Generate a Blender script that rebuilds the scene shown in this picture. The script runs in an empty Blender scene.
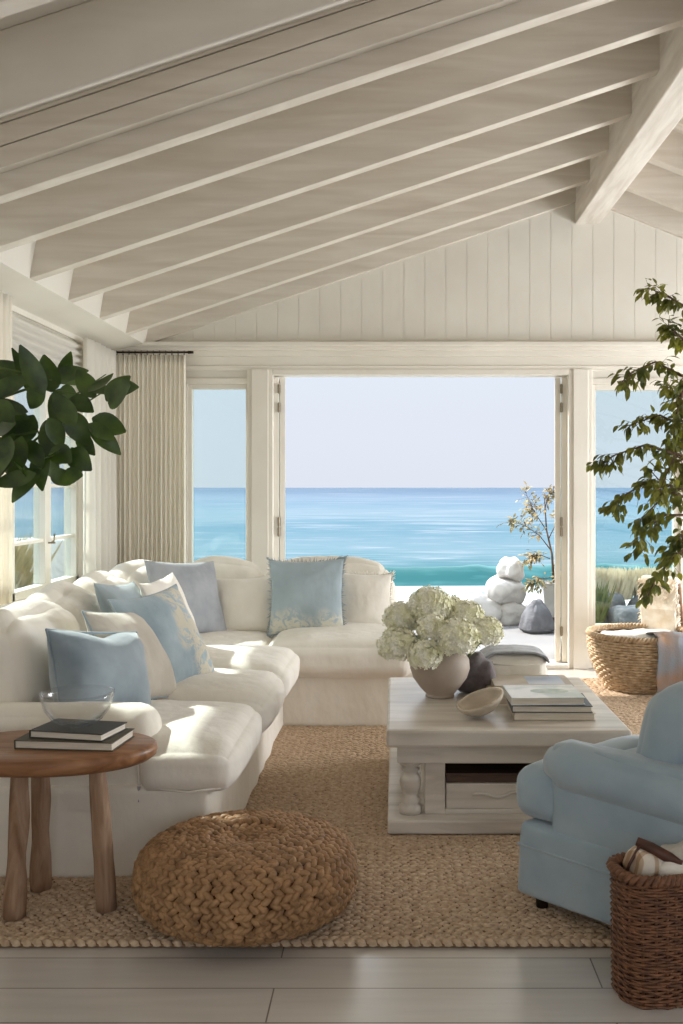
import bpy, bmesh, math, random
import numpy as np
from mathutils import Vector, Matrix, noise, Euler
R = math.radians
SC = bpy.context.scene
COL = SC.collection
random.seed(7)

# ------------------------------------------------------------------ camera
cd = bpy.data.cameras.new('camera'); cam = bpy.data.objects.new('camera', cd); COL.objects.link(cam)
cd.sensor_fit = 'VERTICAL'; cd.sensor_height = 36.0; cd.lens = 35.0
CAMH = 1.45
cam.location = (0, 0, CAMH); cam.rotation_euler = (R(90), 0, 0)
cd.shift_x = -53.5/1024; cd.shift_y = -25.0/1024
cd.clip_end = 20000; cd.clip_start = .05
SC.camera = cam

# ------------------------------------------------------------------ colour management
SC.view_settings.view_transform = 'Standard'; SC.view_settings.look = 'None'
SC.view_settings.exposure = 0.18; SC.view_settings.gamma = 1.0; SC.view_settings.use_curve_mapping = False
SC.cycles.max_bounces = 12; SC.cycles.diffuse_bounces = 7; SC.cycles.glossy_bounces = 4
SC.cycles.transparent_max_bounces = 16; SC.cycles.sample_clamp_indirect = 8.0
SC.cycles.caustics_reflective = False; SC.cycles.caustics_refractive = False

# ------------------------------------------------------------------ sky
SKY_LOW = 0.90      # brightness near the horizon
SKY_HIGH = 2.6      # brightness of the hazy upper sky
SUN = 7.5
w = bpy.data.worlds.new('sky'); SC.world = w; w.use_nodes = True
nt = w.node_tree; nt.nodes.clear()
tc = nt.nodes.new('ShaderNodeTexCoord'); sx = nt.nodes.new('ShaderNodeSeparateXYZ')
nt.links.new(tc.outputs['Generated'], sx.inputs[0])
cr = nt.nodes.new('ShaderNodeValToRGB'); nt.links.new(sx.outputs['Z'], cr.inputs[0])
e = cr.color_ramp.elements
e[0].position = 0.0; e[0].color = (.74, .785, .875, 1)
e[1].position = 1.0; e[1].color = (.72, .84, 1.0, 1)
a = e.new(.05); a.color = (.755, .80, .90, 1); a = e.new(.13); a.color = (.76, .83, .93, 1); a = e.new(.5); a.color = (.92, .95, 1.0, 1)
mr = nt.nodes.new('ShaderNodeMapRange'); nt.links.new(sx.outputs['Z'], mr.inputs[0])
mr.inputs[1].default_value = .13; mr.inputs[2].default_value = .45
mr.inputs[3].default_value = SKY_LOW; mr.inputs[4].default_value = SKY_HIGH
bg = nt.nodes.new('ShaderNodeBackground'); ow = nt.nodes.new('ShaderNodeOutputWorld')
nt.links.new(cr.outputs[0], bg.inputs[0]); nt.links.new(mr.outputs[0], bg.inputs[1]); nt.links.new(bg.outputs[0], ow.inputs[0])

# ------------------------------------------------------------------ sun: from the left, a little ahead of the camera
sd = bpy.data.lights.new('sun', 'SUN'); sd.energy = SUN; sd.angle = R(1.2); sd.color = (1.0, .95, .88)
so = bpy.data.objects.new('sun', sd); COL.objects.link(so)
sun_dir = Vector((.72, -.42, -.75))
so.rotation_euler = sun_dir.to_track_quat('-Z', 'Y').to_euler(); so.location = (-10, 12, 14)

# ------------------------------------------------------------------ added fill lamps out of view at the right and rear walls, brightening the room
def fill_light(name, loc, rot, sx_, sy_, watts, col):
    d = bpy.data.lights.new(name, 'AREA'); d.shape = 'RECTANGLE'; d.size = sx_; d.size_y = sy_; d.energy = watts; d.color = col
    o = bpy.data.objects.new(name, d); COL.objects.link(o); o.location = loc; o.rotation_euler = rot
fill_light('fill_right_far', (5.38, 6.2, 1.3), (0, R(90), 0), 1.7, 2.6, 215, (.93, .96, 1.0))
fill_light('fill_right_near', (5.38, 2.9, 1.3), (0, R(90), 0), 1.7, 2.4, 32, (.93, .96, 1.0))
fill_light('fill_rear', (1.4, -2.18, 1.4), (R(90), 0, 0), 4.6, 1.7, 16, (.93, .96, 1.0))
# ------------------------------------------------------------------ materials
def C(r, g, b):
    f = lambda v: (v/255/12.92) if v/255 <= .04045 else ((v/255+.055)/1.055)**2.4
    return (f(r), f(g), f(b), 1)
MATS = {}
OUT = .33      # things outdoors stand in full sun; their own colours are darker than they look
def CO(r, g, b, k=1): q = C(r, g, b); k *= OUT; return (q[0]*k, q[1]*k, q[2]*k, 1)
def mat(name, col, col2=None, rough=.7, scale=4, stretch=(1, 1, 1), detail=4, ramp=(.35, .65), bumps=(), spec=.3, metal=0, trans=0, ior=1.45, sheen=0, sub=0, coords='Object', distort=0):
    m = bpy.data.materials.new(name); m.use_nodes = True; MATS[name] = m
    t = m.node_tree; N = t.nodes; L = t.links; b = N['Principled BSDF']
    b.inputs['Roughness'].default_value = rough; b.inputs['Specular IOR Level'].default_value = spec
    b.inputs['Metallic'].default_value = metal; b.inputs['Transmission Weight'].default_value = trans; b.inputs['IOR'].default_value = ior
    if sheen: b.inputs['Sheen Weight'].default_value = sheen
    if sub:
        b.inputs['Subsurface Weight'].default_value = sub; b.inputs['Subsurface Radius'].default_value = (.02, .02, .015)
    co = N.new('ShaderNodeTexCoord')
    def mp(s):
        q = N.new('ShaderNodeMapping'); q.inputs['Scale'].default_value = s; L.new(co.outputs[coords], q.inputs[0]); return q
    b.inputs['Base Color'].default_value = col
    if col2:
        n = N.new('ShaderNodeTexNoise'); n.inputs['Scale'].default_value = scale; n.inputs['Detail'].default_value = detail
        n.inputs['Distortion'].default_value = distort
        L.new(mp(stretch).outputs[0], n.inputs[0])
        r = N.new('ShaderNodeValToRGB'); r.color_ramp.elements[0].position = ramp[0]; r.color_ramp.elements[1].position = ramp[1]
        r.color_ramp.elements[0].color = col; r.color_ramp.elements[1].color = col2
        L.new(n.outputs[0], r.inputs[0]); L.new(r.outputs[0], b.inputs['Base Color'])
    prev = None
    for (bs, st, strength, dist) in bumps:
        n = N.new('ShaderNodeTexNoise'); n.inputs['Scale'].default_value = bs; n.inputs['Detail'].default_value = 3
        L.new(mp(st).outputs[0], n.inputs[0])
        bp = N.new('ShaderNodeBump'); bp.inputs['Strength'].default_value = strength; bp.inputs['Distance'].default_value = dist
        L.new(n.outputs[0], bp.inputs['Height'])
        if prev: L.new(prev.outputs[0], bp.inputs['Normal'])
        prev = bp
    if prev: L.new(prev.outputs[0], b.inputs['Normal'])
    return m

WRK = ((3.2, (1, 1, .7), .5, .03), (13, (1, 1, .6), .55, .012), (260, (1, 1, 1), .2, .002))
m_linen = mat('white_linen', C(236, 230, 219), C(228, 221, 208), .85, 3, bumps=WRK, sheen=.2)
m_linen2 = mat('cream_linen', C(238, 233, 224), C(228, 222, 211), .85, 5, bumps=WRK, sheen=.2)
m_blue = mat('pale_blue_linen', C(150, 163, 170), C(168, 179, 184), .85, 6, bumps=((5, (1, 1, 1), .4, .02), (300, (1, 1, 1), .3, .002)), sheen=.2)
m_velvet = mat('grey_blue_velvet', C(122, 136, 146), C(150, 162, 170), .8, 4, bumps=((6, (1, 1, 1), .4, .02),), sheen=.5)
m_grey = mat('grey_blue_linen', C(152, 156, 162), C(168, 171, 176), .85, 8, bumps=WRK, sheen=.2)
m_beige = mat('beige_linen', C(206, 199, 188), C(192, 184, 171), .85, 8, bumps=WRK, sheen=.2)
m_chair = mat('chair_blue_fabric', C(147, 164, 175), C(160, 175, 184), .85, 7, bumps=((4, (1, 1, 1), .35, .02), (350, (1, 1, 1), .25, .002)), sheen=.35)
m_cream_band = mat('blue_floral_print', C(150, 176, 192), C(204, 196, 165), .85, 9, detail=6, ramp=(.5, .6), bumps=WRK, sheen=.2, distort=.6)
m_paint = mat('white_paint', C(232, 227, 217), C(226, 220, 209), .5, 2)
m_wall = mat('wall_paint', C(226, 222, 212), C(220, 215, 205), .6, 2)
m_raft = mat('whitewashed_pine', C(218, 211, 200), C(198, 188, 174), .6, 3.5, (.35, 3, 4), detail=6, ramp=(.3, .75), bumps=((18, (.2, 3, 3), .15, .003),), distort=.8)
m_beam = mat('whitewashed_ridge', C(228, 222, 213), C(208, 200, 189), .6, 5, (4, .5, 3), detail=7, bumps=((18, (3, .2, 3), .3, .005),), distort=.4)
m_deck = mat('ceiling_boards', C(214, 208, 198), C(204, 197, 186), .7, 3, (.4, 4, 1), detail=5, distort=1.2)
m_jute = mat('jute', C(166, 140, 114), C(206, 184, 158), .9, 45, ramp=(.3, .7), bumps=((120, (1, 1, 1), .6, .004),))
m_jbase = mat('jute_backing', C(120, 94, 68), None, .95)
m_seag = mat('woven_seagrass', C(122, 90, 60), C(172, 134, 94), .55, 26, ramp=(.3, .7), bumps=((90, (1, 1, 1), .6, .003),), spec=.45)
m_seagd = mat('seagrass_core', C(72, 46, 26), None, .9)
m_wick = mat('dark_wicker', C(82, 52, 36), C(132, 90, 62), .5, 40, ramp=(.3, .7), bumps=((150, (1, 1, 1), .4, .002),), spec=.45)
m_wickd = mat('wicker_liner', C(46, 30, 22), None, .9)
m_wickl = mat('pale_wicker', C(168, 140, 108), C(212, 190, 160), .7, 30, ramp=(.3, .7), bumps=((110, (1, 1, 1), .5, .003),))
m_slab = mat('walnut_slab', C(112, 72, 46), C(160, 116, 80), .38, 9, (.5, 3, 3), detail=6, ramp=(.3, .7), bumps=((20, (.4, 3, 3), .2, .004),), spec=.4, distort=.7)
m_leg = mat('driftwood_leg', C(120, 88, 64), C(176, 148, 124), .7, 7, (3, 3, .5), detail=6, ramp=(.3, .7), bumps=((22, (3, 3, .4), .6, .01),), distort=.8)
m_table = mat('limewashed_wood', C(212, 204, 193), C(170, 160, 147), .32, 3, (.5, 3, 4), detail=8, ramp=(.42, .75), bumps=((14, (.3, 4, 4), .3, .003),), spec=.5, distort=.8)
m_tabled = mat('dark_wood_tray', C(66, 50, 42), C(92, 72, 60), .5, 8, (.4, 4, 4))
m_glass_b = mat('clear_glass', (.97, .99, .985, 1), None, .02, trans=1, ior=1.45, spec=.5)
m_vase = mat('taupe_stoneware', C(164, 149, 136), C(176, 162, 148), .55, 6, bumps=((60, (1, 1, 1), .15, .002),))
m_petal = mat('hydrangea_petal', C(244, 242, 228), C(230, 228, 190), .7, 14)
m_green = mat('green_stem', C(96, 112, 60), C(70, 88, 44), .6, 10)
m_leafd = mat('dark_glossy_leaf', C(48, 64, 34), C(78, 98, 46), .3, 14, spec=.5)
m_leafr = mat('olive_leaf', C(72, 80, 42), C(122, 122, 62), .5, 9, spec=.4)
m_leafo = mat('dry_shrub_leaf', CO(150, 146, 104, 2.4), CO(196, 172, 128, 2.4), .7, 8)
def leafify(m, f=.35):
    t = m.node_tree; b = t.nodes['Principled BSDF']; o = t.nodes['Material Output']; tr = t.nodes.new('ShaderNodeBsdfTranslucent'); mx = t.nodes.new('ShaderNodeMixShader'); mx.inputs[0].default_value = f
    src = b.inputs['Base Color'].links[0].from_socket; hs = t.nodes.new('ShaderNodeHueSaturation'); hs.inputs['Saturation'].default_value = 1.2; hs.inputs['Value'].default_value = 1.6
    t.links.new(src, hs.inputs['Color']); t.links.new(hs.outputs[0], tr.inputs[0]); t.links.new(b.outputs[0], mx.inputs[1]); t.links.new(tr.outputs[0], mx.inputs[2]); t.links.new(mx.outputs[0], o.inputs[0])
leafify(m_leafd, .14); leafify(m_leafr, .35)
m_bark = mat('brown_bark', C(84, 66, 52), C(118, 98, 80), .85, 14, (3, 3, .6), bumps=((30, (3, 3, .5), .6, .008),))
m_rockw = mat('white_rock', CO(236, 234, 230, 2.4), CO(214, 212, 208, 2.4), .9, 3, bumps=((5, (1, 1, 1), .8, .05),))
m_rockg = mat('grey_rock', CO(150, 152, 158, 1.9), CO(120, 120, 124, 1.9), .9, 4, bumps=((6, (1, 1, 1), .8, .05),))
m_terr = mat('pale_terrace_stone', CO(214, 212, 210, 1.25), CO(200, 198, 198, 1.25), .8, 1.2)
m_bowlw = mat('pale_carved_wood', C(206, 194, 176), C(186, 172, 152), .6, 8, (1, 3, 3), bumps=((20, (1, 3, 3), .3, .004),))
m_page = mat('book_pages', C(226, 218, 204), C(204, 194, 178), .8, 60, (.2, .2, 8))
m_brass = mat('brushed_metal', C(150, 140, 122), None, .35, metal=1)
m_dkmetal = mat('dark_metal', C(52, 44, 38), None, .5, metal=.6)
m_sheep = mat('sheepskin', C(240, 232, 218), C(222, 206, 182), .95, 12, sheen=.5, sub=.1)
m_throw = mat('grey_knit', C(146, 148, 152), C(170, 172, 176), .95, 30, bumps=((90, (1, 1, 1), .6, .004),), sheen=.3)
m_throwd = mat('dark_grey_throw', C(92, 84, 86), C(118, 110, 110), .95, 20, bumps=((60, (1, 1, 1), .6, .006),), sheen=.3)
m_plaid = mat('plaid_cloth', C(218, 208, 194), None, .9, bumps=((40, (1, 1, 1), .4, .01),))
def plaid(m):
    t = m.node_tree; b = t.nodes['Principled BSDF']; co = t.nodes.new('ShaderNodeTexCoord'); prev = None
    for ax_ in ('X', 'Y'):
        w_ = t.nodes.new('ShaderNodeTexWave'); w_.bands_direction = ax_; w_.inputs['Scale'].default_value = 7; w_.inputs['Distortion'].default_value = .6
        t.links.new(co.outputs['Object'], w_.inputs[0]); r_ = t.nodes.new('ShaderNodeValToRGB'); r_.color_ramp.elements[0].position = .72; r_.color_ramp.elements[1].position = .8
        r_.color_ramp.elements[0].color = (1, 1, 1, 1); r_.color_ramp.elements[1].color = (.62, .48, .36, 1); t.links.new(w_.outputs[0], r_.inputs[0])
        mx = t.nodes.new('ShaderNodeMix'); mx.data_type = 'RGBA'; mx.blend_type = 'MULTIPLY'; mx.inputs[0].default_value = .8
        if prev: t.links.new(prev, mx.inputs[6])
        else: mx.inputs[6].default_value = C(222, 212, 198)
        t.links.new(r_.outputs[0], mx.inputs[7]); prev = mx.outputs[2]
    t.links.new(prev, b.inputs['Base Color'])
plaid(m_plaid)
def print_mat(name, c1, c2, axis, lo, hi, sgn):
    m = mat(name, c1, None, .85, bumps=WRK, sheen=.2); t = m.node_tree; N = t.nodes; L = t.links
    co = N.new('ShaderNodeTexCoord'); sp_ = N.new('ShaderNodeSeparateXYZ'); L.new(co.outputs['Object'], sp_.inputs[0])
    n0 = N.new('ShaderNodeTexNoise'); n0.inputs['Scale'].default_value = 5; L.new(co.outputs['Object'], n0.inputs[0])
    a_ = N.new('ShaderNodeMath'); a_.operation = 'MULTIPLY_ADD'; a_.inputs[1].default_value = .35; L.new(n0.outputs[0], a_.inputs[0])
    ms = N.new('ShaderNodeMath'); ms.operation = 'MULTIPLY'; ms.inputs[1].default_value = sgn; L.new(sp_.outputs[axis], ms.inputs[0]); L.new(ms.outputs[0], a_.inputs[2])
    mr_ = N.new('ShaderNodeMapRange'); mr_.inputs[1].default_value = lo; mr_.inputs[2].default_value = hi; mr_.interpolation_type = 'SMOOTHSTEP'; L.new(a_.outputs[0], mr_.inputs[0])
    v = N.new('ShaderNodeTexNoise'); v.inputs['Scale'].default_value = 17; v.inputs['Detail'].default_value = 7; v.inputs['Distortion'].default_value = 1.4; v.inputs['Roughness'].default_value = .65; L.new(co.outputs['Object'], v.inputs[0])
    r_ = N.new('ShaderNodeMapRange'); r_.inputs[1].default_value = .44; r_.inputs[2].default_value = .52; L.new(v.outputs[0], r_.inputs[0])
    mu = N.new('ShaderNodeMath'); mu.operation = 'MULTIPLY'; L.new(r_.outputs[0], mu.inputs[0]); L.new(mr_.outputs[0], mu.inputs[1])
    bl = N.new('ShaderNodeTexNoise'); bl.inputs['Scale'].default_value = 5; bl.inputs['Detail'].default_value = 4; L.new(co.outputs['Object'], bl.inputs[0])
    rb_ = N.new('ShaderNodeValToRGB'); rb_.color_ramp.elements[0].position = .35; rb_.color_ramp.elements[1].position = .65; rb_.color_ramp.elements[0].color = c1; rb_.color_ramp.elements[1].color = C(172, 188, 196); L.new(bl.outputs[0], rb_.inputs[0])
    mx = N.new('ShaderNodeMix'); mx.data_type = 'RGBA'; L.new(mu.outputs[0], mx.inputs[0]); L.new(rb_.outputs[0], mx.inputs[6]); mx.inputs[7].default_value = c2; L.new(mx.outputs[2], m.node_tree.nodes['Principled BSDF'].inputs['Base Color'])
    return m
m_print1 = print_mat('blue_floral_linen', C(146, 163, 173), C(204, 197, 178), 'X', .16, .26, 1)
m_print2 = print_mat('blue_coral_linen', C(156, 170, 177), C(210, 208, 194), 'Z', .26, .36, -1)
m_leath = mat('brown_leather', C(92, 54, 38), C(68, 40, 30), .5, 18, spec=.5)
m_blanket = mat('blue_rust_blanket', C(142, 156, 170), C(178, 146, 122), .95, 5, (1, 1, .6), ramp=(.42, .66), bumps=((90, (1, 1, 1), .5, .004),))
m_pot = mat('clay_pot', C(176, 164, 148), C(160, 148, 132), .8, 5)

def window_glass():
    m = bpy.data.materials.new('window_glass'); m.use_nodes = True; t = m.node_tree; t.nodes.clear()
    o = t.nodes.new('ShaderNodeOutputMaterial'); mx = t.nodes.new('ShaderNodeMixShader'); tr = t.nodes.new('ShaderNodeBsdfTransparent')
    gl = t.nodes.new('ShaderNodeBsdfGlossy'); fr = t.nodes.new('ShaderNodeFresnel'); fr.inputs[0].default_value = 1.45
    tr.inputs[0].default_value = (.90, .965, .96, 1); gl.inputs['Roughness'].default_value = .02
    ge = t.nodes.new('ShaderNodeNewGeometry'); mm = t.nodes.new('ShaderNodeMapRange'); mm.inputs[3].default_value = 1.45; mm.inputs[4].default_value = 1/1.45
    t.links.new(ge.outputs['Backfacing'], mm.inputs[0]); t.links.new(mm.outputs[0], fr.inputs[0])
    t.links.new(fr.outputs[0], mx.inputs[0]); t.links.new(tr.outputs[0], mx.inputs[1]); t.links.new(gl.outputs[0], mx.inputs[2]); t.links.new(mx.outputs[0], o.inputs[0])
    return m
m_glass = window_glass()
m_glass_b = window_glass(); m_glass_b.name = 'bowl_glass'; m_glass_b.node_tree.nodes['Transparent BSDF'].inputs[0].default_value = (.955, .96, .962, 1)
def sheer(name, col, tr=.35):
    m = bpy.data.materials.new(name); m.use_nodes = True; t = m.node_tree; t.nodes.clear()
    o = t.nodes.new('ShaderNodeOutputMaterial'); mx = t.nodes.new('ShaderNodeMixShader')
    d = t.nodes.new('ShaderNodeBsdfDiffuse'); l = t.nodes.new('ShaderNodeBsdfTranslucent'); d.inputs[0].default_value = col; l.inputs[0].default_value = col
    mx.inputs[0].default_value = tr
    t.links.new(d.outputs[0], mx.inputs[1]); t.links.new(l.outputs[0], mx.inputs[2]); t.links.new(mx.outputs[0], o.inputs[0]); return m
m_curt = sheer('curtain_linen', C(249, 244, 233), .3)
m_curtw = sheer('sheer_curtain', C(240, 237, 230), .45)

def floor_mat():
    m = bpy.data.materials.new('whitewashed_floor'); m.use_nodes = True; t = m.node_tree; N = t.nodes; L = t.links; b = N['Principled BSDF']
    co = N.new('ShaderNodeTexCoord'); br = N.new('ShaderNodeTexBrick'); fm = N.new('ShaderNodeMapping'); fm.inputs['Location'].default_value = (.35, .08, 0); L.new(co.outputs['Object'], fm.inputs[0]); L.new(fm.outputs[0], br.inputs[0])
    br.inputs['Color1'].default_value = C(214, 209, 203); br.inputs['Color2'].default_value = C(204, 199, 192); br.inputs['Mortar'].default_value = C(120, 112, 104)
    br.inputs['Scale'].default_value = 1; br.inputs['Mortar Size'].default_value = .0025; br.inputs['Brick Width'].default_value = 1.9; br.inputs['Row Height'].default_value = .185
    br.inputs['Mortar Smooth'].default_value = .2
    mp = N.new('ShaderNodeMapping'); mp.inputs['Scale'].default_value = (.5, 5, 1); L.new(co.outputs['Object'], mp.inputs[0])
    n = N.new('ShaderNodeTexNoise'); n.inputs['Scale'].default_value = 4; n.inputs['Detail'].default_value = 7; L.new(mp.outputs[0], n.inputs[0])
    mx = N.new('ShaderNodeMix'); mx.data_type = 'RGBA'; mx.blend_type = 'MULTIPLY'; mx.inputs[0].default_value = .35
    L.new(br.outputs[0], mx.inputs[6]); L.new(n.outputs[0], mx.inputs[7]); L.new(mx.outputs[2], b.inputs['Base Color'])
    b.inputs['Roughness'].default_value = .33; b.inputs['Specular IOR Level'].default_value = 1.0; b.inputs['Coat Weight'].default_value = .8; b.inputs['Coat Roughness'].default_value = .22; b.inputs['Coat IOR'].default_value = 1.6
    bp = N.new('ShaderNodeBump'); bp.inputs['Strength'].default_value = .25; bp.inputs['Distance'].default_value = .003; L.new(br.outputs['Fac'], bp.inputs['Height']); bp.invert = True
    L.new(bp.outputs[0], b.inputs['Normal'])
    return m
m_floor = floor_mat()

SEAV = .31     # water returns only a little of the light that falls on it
def sea_mat():
    m = bpy.data.materials.new('sea_water'); m.use_nodes = True; t = m.node_tree; N = t.nodes; L = t.links; b = N['Principled BSDF']
    g = N.new('ShaderNodeNewGeometry'); s = N.new('ShaderNodeSeparateXYZ'); L.new(g.outputs['Position'], s.inputs[0])
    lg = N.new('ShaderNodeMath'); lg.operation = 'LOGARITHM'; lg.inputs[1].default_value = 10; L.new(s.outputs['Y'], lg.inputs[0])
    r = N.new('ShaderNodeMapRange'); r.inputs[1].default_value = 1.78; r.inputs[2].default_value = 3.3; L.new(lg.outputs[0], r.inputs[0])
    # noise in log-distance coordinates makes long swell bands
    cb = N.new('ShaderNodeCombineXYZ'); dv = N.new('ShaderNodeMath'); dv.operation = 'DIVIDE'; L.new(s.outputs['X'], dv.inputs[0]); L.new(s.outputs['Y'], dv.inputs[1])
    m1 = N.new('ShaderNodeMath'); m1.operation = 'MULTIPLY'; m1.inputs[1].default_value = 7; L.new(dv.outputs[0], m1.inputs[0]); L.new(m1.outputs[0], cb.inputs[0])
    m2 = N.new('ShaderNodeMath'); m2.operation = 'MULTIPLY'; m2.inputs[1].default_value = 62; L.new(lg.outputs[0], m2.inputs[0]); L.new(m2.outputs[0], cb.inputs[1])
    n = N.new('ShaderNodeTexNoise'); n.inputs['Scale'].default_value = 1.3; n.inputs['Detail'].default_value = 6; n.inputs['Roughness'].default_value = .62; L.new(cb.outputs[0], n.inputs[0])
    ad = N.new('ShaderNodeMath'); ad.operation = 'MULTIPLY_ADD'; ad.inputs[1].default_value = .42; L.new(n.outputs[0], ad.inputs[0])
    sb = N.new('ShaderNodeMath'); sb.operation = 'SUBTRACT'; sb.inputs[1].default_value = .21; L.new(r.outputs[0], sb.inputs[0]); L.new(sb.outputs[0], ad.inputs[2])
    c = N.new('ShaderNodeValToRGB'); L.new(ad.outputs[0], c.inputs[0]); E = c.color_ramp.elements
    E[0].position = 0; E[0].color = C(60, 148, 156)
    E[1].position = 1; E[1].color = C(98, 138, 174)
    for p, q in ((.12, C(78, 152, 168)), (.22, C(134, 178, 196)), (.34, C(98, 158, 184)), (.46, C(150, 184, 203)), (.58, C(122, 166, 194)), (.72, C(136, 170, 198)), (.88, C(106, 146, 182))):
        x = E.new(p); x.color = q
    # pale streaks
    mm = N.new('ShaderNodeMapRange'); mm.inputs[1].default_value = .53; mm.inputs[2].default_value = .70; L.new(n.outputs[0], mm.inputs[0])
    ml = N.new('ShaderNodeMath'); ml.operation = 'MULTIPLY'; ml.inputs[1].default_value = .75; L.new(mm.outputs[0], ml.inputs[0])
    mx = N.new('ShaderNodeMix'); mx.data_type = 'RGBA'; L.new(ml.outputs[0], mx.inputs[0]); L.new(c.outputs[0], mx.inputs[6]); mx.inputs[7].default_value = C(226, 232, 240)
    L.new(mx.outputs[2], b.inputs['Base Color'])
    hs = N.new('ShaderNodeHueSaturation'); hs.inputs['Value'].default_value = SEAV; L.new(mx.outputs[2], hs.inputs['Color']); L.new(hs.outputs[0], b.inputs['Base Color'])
    b.inputs['Roughness'].default_value = .6; b.inputs['Specular IOR Level'].default_value = .1
    return m
m_sea = sea_mat()
m_foam = mat('sea_foam', CO(236, 244, 246, 1.25), CO(170, 214, 220, 1.25), .8, .35, (.3, 1, 1), detail=8, ramp=(.45, .62))
m_teal = mat('wave_face', CO(30, 142, 146), CO(110, 196, 200), .45, .5, (.25, 1, .6), detail=7, ramp=(.5, .72), spec=.3)

# ------------------------------------------------------------------ mesh helpers
def link(name, me, m=None, parent=None, loc=None, rot=None, smooth=True):
    if m: me.materials.append(m)
    if smooth:
        me.polygons.foreach_set('use_smooth', [True]*len(me.polygons))
    o = bpy.data.objects.new(name, me); COL.objects.link(o)
    if parent: o.parent = parent
    if loc is not None: o.location = loc
    if rot is not None: o.rotation_euler = rot
    return o
class MB:
    def __init__(s): s.v = []; s.f = []
    def add(s, vs, fs):
        n = len(s.v); s.v += [tuple(v) for v in vs]; s.f += [tuple(i+n for i in f) for f in fs]
    def box(s, a, b):
        x0, y0, z0 = a; x1, y1, z1 = b
        s.add([(x0,y0,z0),(x1,y0,z0),(x1,y1,z0),(x0,y1,z0),(x0,y0,z1),(x1,y0,z1),(x1,y1,z1),(x0,y1,z1)],
              [(0,3,2,1),(4,5,6,7),(0,1,5,4),(1,2,6,5),(2,3,7,6),(3,0,4,7)])
    def prism(s, pts, y0, y1):          # polygon in xz, extruded in y
        n = len(pts); s.add([(x, y0, z) for x, z in pts]+[(x, y1, z) for x, z in pts],
              [tuple(range(n)), tuple(range(2*n-1, n-1, -1))]+[(i, i+n, (i+1) % n+n, (i+1) % n) for i in range(n)])
    def tube(s, pts, rad, k=6, cap=True):
        pts = [Vector(p) for p in pts]; rr = rad if hasattr(rad, '__len__') else [rad]*len(pts)
        vs = []; a = None
        for i, p in enumerate(pts):
            d = (pts[min(i+1, len(pts)-1)]-pts[max(i-1, 0)]).normalized()
            if a is None: a = d.cross(Vector((0, 0, 1)) if abs(d.z) < .9 else Vector((1, 0, 0)))
            else: a = a-d*a.dot(d)
            a.normalize(); b = d.cross(a)
            for j in range(k):
                t = 2*math.pi*j/k; vs.append(p+(a*math.cos(t)+b*math.sin(t))*rr[i])
        fs = [(i*k+j, i*k+(j+1) % k, (i+1)*k+(j+1) % k, (i+1)*k+j) for i in range(len(pts)-1) for j in range(k)]
        if cap: fs += [tuple(range(k))[::-1], tuple((len(pts)-1)*k+j for j in range(k))]
        s.add(vs, fs)
    def lathe(s, prof, k=32, c=(0, 0)):
        n = len(prof); vs = [(c[0]+r*math.cos(2*math.pi*j/k), c[1]+r*math.sin(2*math.pi*j/k), z) for r, z in prof for j in range(k)]
        s.add(vs, [(i*k+j, i*k+(j+1) % k, (i+1)*k+(j+1) % k, (i+1)*k+j) for i in range(n-1) for j in range(k)])
    def build(s, name, m, parent=None, smooth=False, bevel=0, loc=None, rot=None, fix=True):
        me = bpy.data.meshes.new(name); me.from_pydata(s.v, [], s.f)
        if fix:
            bm = bmesh.new(); bm.from_mesh(me)
            bmesh.ops.recalc_face_normals(bm, faces=bm.faces)
            bm.to_mesh(me); bm.free()
        o = link(name, me, m, parent, loc, rot, smooth)
        if bevel:
            q = o.modifiers.new('bevel', 'BEVEL'); q.width = bevel; q.segments = 2; q.limit_method = 'ANGLE'; q.angle_limit = R(40)
        return o
def tag(o, label=None, cat=None, group=None, kind=None):
    if label: o['label'] = label
    if cat: o['category'] = cat
    if group: o['group'] = group
    if kind: o['kind'] = kind
    return o
def thing(name, loc, label, cat, group=None, rz=0):
    o = bpy.data.objects.new(name, None); COL.objects.link(o); o.location = loc; o.rotation_euler = (0, 0, rz); o.empty_display_size = .1
    return tag(o, label, cat, group)
def struct(o, label=None): return tag(o, label, None, None, 'structure')

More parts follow.
